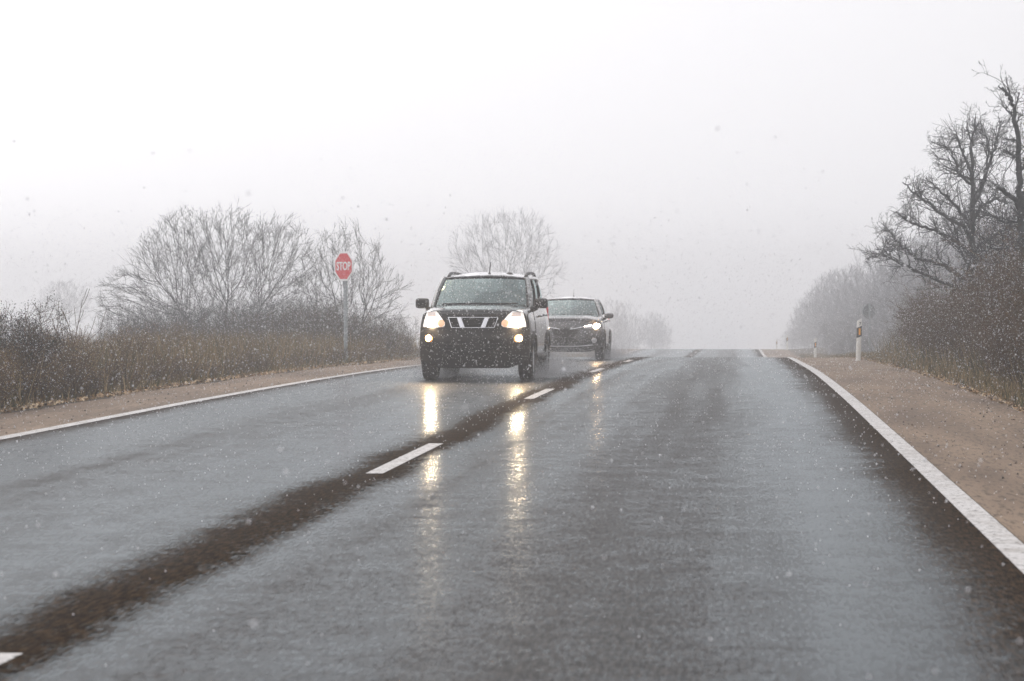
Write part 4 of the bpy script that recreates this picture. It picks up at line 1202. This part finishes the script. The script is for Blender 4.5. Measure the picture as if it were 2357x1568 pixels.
ga.location = (xA, yA, zA); ga.rotation_euler = (0, 0, TH)
tag(ga, "dark gnarled bare oak with long crooked limbs reaching over the right verge", "tree")
DB, BB = 41.0, 2332.0
xB, yB = px(BB, DB); zB = gz(xB, yB) - .03
Bt = [([(1440, 2700), (1440, 2000), (1425, 1500), (1405, 1100), (1400, 800), (1395, 560), (1350, 300), (1300, 200), (1250, 140), (1210, 100)], .13, .014, 0, 0, True), ([(1440, 2700), (1440, 2000), (1425, 1500), (1405, 1100)], .06, .05, 0, 26, False),
      ([(1335, 250), (1310, 130), (1285, 40)], .035, .010, .1, 5, False),
      ([(1355, 300), (1375, 230), (1390, 160)], .03, .010, -.1, 5, False),
      ([(1360, 390), (1300, 320), (1250, 260)], .03, .010, .1, 6, False),
      ([(1385, 430), (1400, 390), (1395, 340)], .02, .008, -.1, 5, False),
      ([(1430, 1230), (1330, 1090), (1180, 1000)], .075, .06, -.1, 8, False),
      ([(1405, 740), (1340, 720), (1300, 690)], .04, .012, .2, 12, False),
      ([(1400, 600), (1350, 590), (1300, 560)], .03, .010, .2, 10, False),
      ([(1410, 900), (1500, 700), (1560, 500), (1570, 330)], .06, .012, .3, 30, False),
      ([(1420, 1100), (1550, 950), (1700, 850), (1800, 700)], .06, .012, -.2, 30, False),
      ([(1425, 1300), (1300, 1330), (1180, 1250), (1100, 1270)], .05, .012, .4, 26, False),
      ([(1430, 1500), (1280, 1560), (1120, 1540), (1000, 1640)], .05, .012, -.3, 30, False)]
gb = gnarled("oak_tree", 17, [(conv(p, DB, BB, zB), a, b, sw, k, tt) for p, a, b, sw, k, tt in Bt], DB, BB, PG, M['bark_dark'], M['bark_dark'])
gb.location = (xB, yB, zB); gb.rotation_euler = (0, 0, TH)
tag(gb, "tallest dark tree with a forked bare top at the right edge", "tree")

# --- brushwood: prototypes of shrubs, copied along both verges
def shrub(seed, hgt, wid, nst, nleaf, lm, sm, lsize=.022, name="shrub", kids=(6, 3), spread=.05):
    rg = random.Random(seed); out = [[] for _ in range(4)]
    P = dict(seg=[5, 4, 3], wig=[.10, .16, .18], trop=[.05, .05, .05], kids=list(kids), start=[.15, .15], taper=.4, rmin=.0035, ang=(20, 55), len=(.35, .6), rk=.65, max=2)
    for k in range(nst):
        a = rg.uniform(0, 6.283); q = math.sqrt(rg.random()) * wid * .38
        d = nrm((math.cos(a) * rg.uniform(.05, .55), math.sin(a) * rg.uniform(.05, .55), 1))
        grow(rg, out, (math.cos(a) * q, math.sin(a) * q, 0), d, hgt * rg.uniform(.6, 1.08), rg.uniform(.006, .012), 0, P)
    root = empty(name)
    seg_mesh("stems", [s for o_ in out for s in o_], 3, sm, root)
    pts = np.array([s[3:6] for o_ in out for s in o_])
    if nleaf:
        V, F = leaves(np.random.default_rng(seed), pts, nleaf, lsize, spread)
        mesh_np("foliage", V, F, lm, root)
    note(root)
    return root
protos = {
    'rust': [shrub(101, 1.5, 1.5, 46, 8200, M['leaf_rust'], M['stem_brown'], .016), shrub(102, 1.7, 1.4, 44, 8000, M['leaf_rust'], M['stem_brown'], .016)],
    'brown': [shrub(111, 1.0, 1.5, 52, 7600, M['leaf_brown'], M['stem_brown'], .013), shrub(112, 1.1, 1.4, 50, 7200, M['leaf_brown'], M['stem_brown'], .013),
              shrub(113, .8, 1.3, 50, 6400, M['leaf_brown'], M['stem_brown'], .013)],
    'green': [shrub(121, 1.4, 1.6, 34, 15000, M['leaf_green'], M['stem_brown'], .013, spread=.05), shrub(122, 1.2, 1.8, 34, 14000, M['leaf_green'], M['stem_brown'], .013, spread=.05)],
    'grey': [shrub(131, 1.6, 1.9, 40, 0, None, M['twig'], kids=(8, 4)), shrub(132, 1.9, 2.0, 40, 0, None, M['twig'], kids=(8, 4))],
}
protos['frost_hazed'] = [shrub(141, 1.6, 1.7, 42, 1500, M['leaf_brown'], M['twig_hazed'], .012, kids=(8, 4)), shrub(142, 1.8, 1.8, 42, 1200, M['leaf_brown'], M['twig_hazed'], .012, kids=(8, 4))]  # shrubs whose pale twigs carry painted haze besides frosting
used_p = set()
RG = random.Random(77)
def put(kind, x, y, s, label, group, sz=None):
    pr = protos[kind]; i = RG.randrange(len(pr)); p = pr[i]
    o = p if (kind, i) not in used_p else copy_tree(p)
    used_p.add((kind, i))
    set_at(o, x, y, s, RG.uniform(0, 6.28), sz or s * RG.uniform(.9, 1.12))
    tag(o, label, "shrub", group)
    return o
G1 = "brown shrubs crowding the right verge"
L1 = "dead brown shrub crowded into the dark brush along the right verge"
y = 17.0
while y < 62:
    xo = .016 * max(0, y - 36)
    put('rust', 7.0 + xo + RG.uniform(-.12, .2), y, RG.uniform(.62, .8), L1, G1)
    put('rust', 7.8 + xo + RG.uniform(-.2, .25), y + .3, RG.uniform(.95, 1.2) * (.8 if y > 46 else 1), L1, G1)
    if y > 44: put('frost_hazed', 8.8 + xo + RG.uniform(-.3, .3), y + .5, RG.uniform(1.0, 1.25), "frosted shrub paled for haze behind the brown brush on the right verge", "frosted shrubs paled for haze on the right")
    elif y > 22: put('rust', 8.8 + xo + RG.uniform(-.3, .3), y + .5, RG.uniform(1.25, 1.5), L1, G1)
    y += .95 + .012 * y
for xx, yy, s in ((9.6, 36, 1.6), (9.4, 39, 1.7), (10.2, 43, 1.7), (9.0, 33.5, 1.55), (9.9, 47, 1.7), (9.3, 51, 1.6)):
    put('rust', xx, yy, s, L1, G1)
G2 = "low brown shrubs along the left verge"
L2 = "low brown leafless shrub in the scrub along the left verge"
y = 21.0
while y < 66:
    hs_ = interp([(20, .95), (27, .86), (33, .66), (40, .52), (66, .55)], y)
    put('brown', -6.15 + RG.uniform(-.15, .1), y, hs_ * RG.uniform(.62, .78), L2, G2)
    put('brown', -7.0 + RG.uniform(-.2, .2), y + .4, hs_ * RG.uniform(.85, 1.0), L2, G2)
    put('brown', -8.0 + RG.uniform(-.3, .3), y + .2, hs_ * RG.uniform(.95, 1.15), L2, G2)
    if y > 30: put('brown', -9.4 + RG.uniform(-.4, .4), y + .3, hs_ * RG.uniform(1.0, 1.2), L2, G2)
    y += .95 + .008 * y
G3 = "dark evergreen bushes at the left edge"
for p, d, s in ((-25, 29, .80), (25, 30, .74), (62, 31.5, .66), (100, 33, .58)):
    xx, yy = px(p, d); put('green', xx, yy, s, "dull dark evergreen bush rising behind the brown scrub at the left edge", G3)
G4 = "dark bushes under the left trees"
for p, d, s in ((520, 60, .85), (575, 61, .95), (630, 60, 1.0), (690, 59, 1.1), (745, 58, 1.0), (820, 57, .95), (865, 58, .8), (905, 60, .6), (720, 63, 1.2), (780, 61, 1.05), (460, 62, .8)):
    xx, yy = px(p, d); put('green', xx, yy, s * .82, "dark dense bush at the foot of the bare trees behind the scrub", G4)
G5 = "grey thicket under the left trees"
for p, d, s in ((270, 64, .85), (330, 65, .95), (390, 64, 1.0), (440, 66, 1.05), (500, 65, 1.1), (560, 67, 1.1), (620, 66, 1.1), (680, 66, 1.1), (740, 66, 1.1), (850, 63, .9), (900, 63, .7), (800, 66, 1.0)):
    xx, yy = px(p, d); put('grey', xx, yy, s * .78, "grey leafless bush tangled below the broad bare tree", G5)

# --- thicket of small trees along both sides into the mist
def thicket(seed, h):
    g = random.Random(seed)
    env = [(g.uniform(-.4, .4), g.uniform(-.4, .4), h * .52, 1.5, 1.5, h * .44, 620), (g.uniform(-.8, .8), g.uniform(-.8, .8), h * .3, 1.3, 1.3, h * .26, 300)]
    st_ = [[(a_, b_, -.1), (a_ * 1.6, b_ * 1.6, h * .28)] for a_, b_ in ((0, 0), (.4, .2), (-.4, .1), (.1, -.4), (-.2, .45))]
    return colony("thicket_tree", seed, env, st_, M['bark_grey'], M['twig_hazed'], D=.22, di=1.4, dk=.34, r0=.007, twig=.45, ntw=3)  # pale twig colour stands in for fading with distance
th = [thicket(201, 4.6), thicket(202, 5.2), thicket(203, 4.0)]
tu = set()
def put_tree(x, y, s, label, group):
    i = RG.randrange(3); o = th[i] if i not in tu else copy_tree(th[i]); tu.add(i)
    set_at(o, x, y, s, RG.uniform(0, 6.28), s * RG.uniform(.9, 1.1)); tag(o, label, "tree", group)
LT = "hazy leafless thicket tree in the row receding along the right of the road"
GT = "thicket trees receding along the right"
y = 55.0
while y < 300:
    put_tree((9.9 if y < 112 else 9.2) + RG.uniform(-.5, .5), y, interp([(55, .85), (75, 1.0), (110, 1.15), (160, 1.1), (235, .85), (300, .6)], y) * RG.uniform(.85, 1.08), LT, GT)
    put_tree(13.0 + RG.uniform(-.8, .8), y + 2, interp([(55, 1.0), (75, 1.15), (110, 1.3), (160, 1.25), (235, .95), (300, .7)], y) * RG.uniform(.85, 1.1), LT, GT)
    y += 2.6 + .022 * y
y = 63.0
while y < 150:
    put('frost_hazed', (8.5 if y < 76 or y > 106 else 9.6) + RG.uniform(-.3, .5), y, RG.uniform(.75, 1.15), "frosted shrub paled for haze behind the brown brush on the right verge", "frosted shrubs paled for haze on the right")
    put('frost_hazed', (10.6 if y < 106 else 9.6) + RG.uniform(-.4, .5), y + 1, RG.uniform(1.1, 1.5), "frosted shrub paled for haze behind the brown brush on the right verge", "frosted shrubs paled for haze on the right")
    y += 2.4 + .012 * y
y = 61.0
while y < 76:
    put('rust', 8.35 + RG.uniform(-.1, .4), y, RG.uniform(.75, 1.0), L1, G1)
    put('rust', 9.8 + RG.uniform(-.3, .4), y + .8, RG.uniform(1.1, 1.35), L1, G1)
    y += 1.9
for xx, yy, s in ((10.6, 50, .95), (11.4, 54, 1.05), (10.3, 57, .9), (12.4, 47, 1.1), (11.0, 63, 1.0), (12.5, 60, 1.15)):
    put_tree(xx, yy, s, LT, GT)
LF = "hazy leafless thicket tree far off in the mist left of the road"
GF = "thicket trees in the mist on the left"
y = 225.0
while y < 360:
    for xo in (-9.5, -15, -22):
        put_tree(xo + RG.uniform(-1.5, 1.5), y + RG.uniform(0, 8), RG.uniform(.85, 1.2), LF, GF)
    y += 17

# --- low growth, litter and grit on the verges (nobody could count it)
rgn = np.random.default_rng(9)
def blades(name, x, y, h0, h1, wdt, m):
    n = len(x); z = zt(x, y)
    z = np.maximum(z, zr(y) - .03)
    a = rgn.uniform(0, 6.283, n); h = rgn.uniform(h0, h1, n); ln = rgn.normal(0, .35, (n, 2)) * h[:, None]
    w_ = wdt * rgn.uniform(.6, 1.3, n)
    V = np.stack([np.stack([x - np.cos(a) * w_, y - np.sin(a) * w_, z], 1), np.stack([x + np.cos(a) * w_, y + np.sin(a) * w_, z], 1), np.stack([x + ln[:, 0], y + ln[:, 1], z + h], 1)], 1).reshape(-1, 3)
    return mesh_np(name, V, np.arange(n * 3).reshape(-1, 3), m)
n = 60000
yv = 12 + 118 * rgn.random(n) ** 1.5
side = rgn.random(n) < .5
xv = np.where(side, 6.02 + np.abs(rgn.normal(0, .8, n)), -5.72 - np.abs(rgn.normal(0, 1.3, n)))
g = blades("dry_grass", xv, yv, .05, .24, .008, M['grass_dry']); tag(g, kind='stuff')
n = 17000
yv = 20 + 46 * rgn.random(n) ** 1.2
side = rgn.random(n) < .2
xv = np.where(side, 6.5 + np.abs(rgn.normal(0, .7, n)), -6.0 - np.abs(rgn.normal(0, 1.8, n)))
wd = blades("dry_weeds", xv, yv, .30, .85, .008, M['grass_dry']); tag(wd, kind='stuff')
def flat_bits(name, x, y, dz, size, m, tilt):
    n = len(x); a = rgn.uniform(0, 6.283, n); s = size * rgn.uniform(.4, 1.4, n)
    z = np.maximum(zt(x, y), zr(y) + np.where(np.abs(x) < 5.7, 0, -.03)) + dz
    u = np.stack([np.cos(a) * s, np.sin(a) * s, rgn.normal(0, tilt, n) * s], 1); v = np.stack([-np.sin(a) * s * .55, np.cos(a) * s * .55, rgn.normal(0, tilt, n) * s], 1)
    c = np.stack([x, y, z + s * tilt], 1)
    V = np.stack([c - u, c - v, c + u, c + v], 1).reshape(-1, 3)
    return mesh_np(name, V, np.arange(n * 4).reshape(-1, 4), m)
n = 26000
yv = 13 + 105 * rgn.random(n) ** 1.4; side = rgn.random(n) < .5
xv = np.where(side, 5.98 + np.abs(rgn.normal(0, .24, n)) - .12, -5.55 - np.abs(rgn.normal(0, .28, n)) + .1)
lt = flat_bits("leaf_litter", xv, yv, .012, .024, M['litter'], .5); tag(lt, kind='stuff')
n = 3000
yv = 10 + 75 * rgn.random(n) ** 1.3; side = rgn.random(n) < .5
xv = np.where(side, rgn.uniform(4.3, 5.95, n), rgn.uniform(-5.6, -4.3, n))
s = .010 * rgn.random(n) ** 3 * 1.5 + .003
T = np.array([[1, 0, -.4], [-.5, .87, -.4], [-.5, -.87, -.4], [0, 0, .8]])
V = (np.stack([xv, yv, zr(yv) + s * .3], 1)[:, None, :] + T[None] * s[:, None, None]).reshape(-1, 3)
F = (np.array([[0, 2, 1], [0, 1, 3], [1, 2, 3], [2, 0, 3]])[None] + (np.arange(n) * 4)[:, None, None]).reshape(-1, 3)
gr = mesh_np("loose_grit", V, F, M['grit']); tag(gr, kind='stuff')

# ------------------------------------------------------------------ falling snow
def flakes(name, C, rad, m):
    n = len(C)
    A_ = rgn.normal(0, 1, (n, 4)); A_ /= np.linalg.norm(A_, axis=1, keepdims=True)
    q0, q1, q2, q3 = A_.T
    Rm = np.stack([np.stack([1 - 2 * (q2**2 + q3**2), 2 * (q1*q2 - q0*q3), 2 * (q1*q3 + q0*q2)], 1), np.stack([2 * (q1*q2 + q0*q3), 1 - 2 * (q1**2 + q3**2), 2 * (q2*q3 - q0*q1)], 1),
                   np.stack([2 * (q1*q3 - q0*q2), 2 * (q2*q3 + q0*q1), 1 - 2 * (q1**2 + q2**2)], 1)], 1)
    T = np.array([[1, 1, 1], [1, -1, -1], [-1, 1, -1], [-1, -1, 1]]) / 1.4
    P_ = np.einsum('nij,kj->nki', Rm, T) * rad[:, None, None]
    P_[:, :, 2] *= 1.3
    V = (P_ + C[:, None, :]).reshape(-1, 3)
    F = (np.array([[0, 2, 1], [0, 1, 3], [1, 2, 3], [2, 0, 3]])[None] + (np.arange(n) * 4)[:, None, None]).reshape(-1, 3)
    return mesh_np(name, V, F, m)
n = 780000
d = 2.2 + (60 - 2.2) * rgn.random(n) ** .42
X = (rgn.random(n) - .5) * (d * .52 + 3.0); Z = 1.32 + (rgn.random(n) - .47) * (d * .34 + 2.4)
wx = X * math.cos(TH) - d * math.sin(TH) + 2.68; wy = X * math.sin(TH) + d * math.cos(TH)
ok = (Z > zt(wx, wy) + .06) & ((Z < 1.75 + .012 * d) | (rgn.random(n) < np.where(d < 40, .0, .06))) & ((d > 13) | (rgn.random(n) < .3))
for cx_, cy_, w__, l__ in ((-1.40, 35.77, .98, 4.75), (-1.55, 56.15, .98, 4.5)):
    ok &= ~((np.abs(wx - cx_) < w__) & (wy > cy_ - .05) & (wy < cy_ + l__) & (Z < 1.85))
C = np.stack([wx, wy, Z], 1)[ok]
rad = rgn.uniform(.0017, .0045, len(C)) * np.where(rgn.random(len(C)) < .05, 1.6, 1.0)
fl = flakes("falling_snow", C, rad, M['snow']); tag(fl, kind='stuff')
# spray thrown up by the tyres
sc, sr_ = [], []
for cx_, cy_ in ((-1.40, 35.77), (-1.55, 56.15)):
    for s in (-1, 1):
        for wy_ in (1.3, 4.0):
            k = 16000
            t = rgn.random(k) ** .8
            sc.append(np.stack([cx_ + s * .80 + rgn.normal(0, .09 + .30 * t, k) + s * .16 * t, cy_ + wy_ + t * 3.0 * (1 if wy_ > 2 else .5), zr(np.full(k, cy_)) + .02 + np.abs(rgn.normal(0, .06 + .20 * t, k))], 1))
sc = np.concatenate(sc); 
sc[:, 2] += zr(sc[:, 1]) - np.repeat([float(zr(35.77)), float(zr(56.15))], len(sc) // 2)
sp_ = flakes("tyre_spray", sc, rgn.uniform(.0016, .0042, len(sc)), M['water']); tag(sp_, kind='stuff')

# ------------------------------------------------------------------ haze
hm = bpy.data.materials.new("misty air"); hm.use_nodes = True
hn = hm.node_tree; hn.nodes.clear()
ho = hn.nodes.new("ShaderNodeOutputMaterial"); pv = hn.nodes.new("ShaderNodeVolumePrincipled")
pv.inputs["Color"].default_value = (0.96, 0.968, 0.985, 1)
pv.inputs["Density"].default_value = 0.0034
pv.inputs["Anisotropy"].default_value = 0.6
hn.links.new(pv.outputs[0], ho.inputs["Volume"])
b = MB(); b.box((0, 590, -11), (700, 1260, 45))
hz = b.build("haze", hm, smooth=False); tag(hz, kind='stuff')
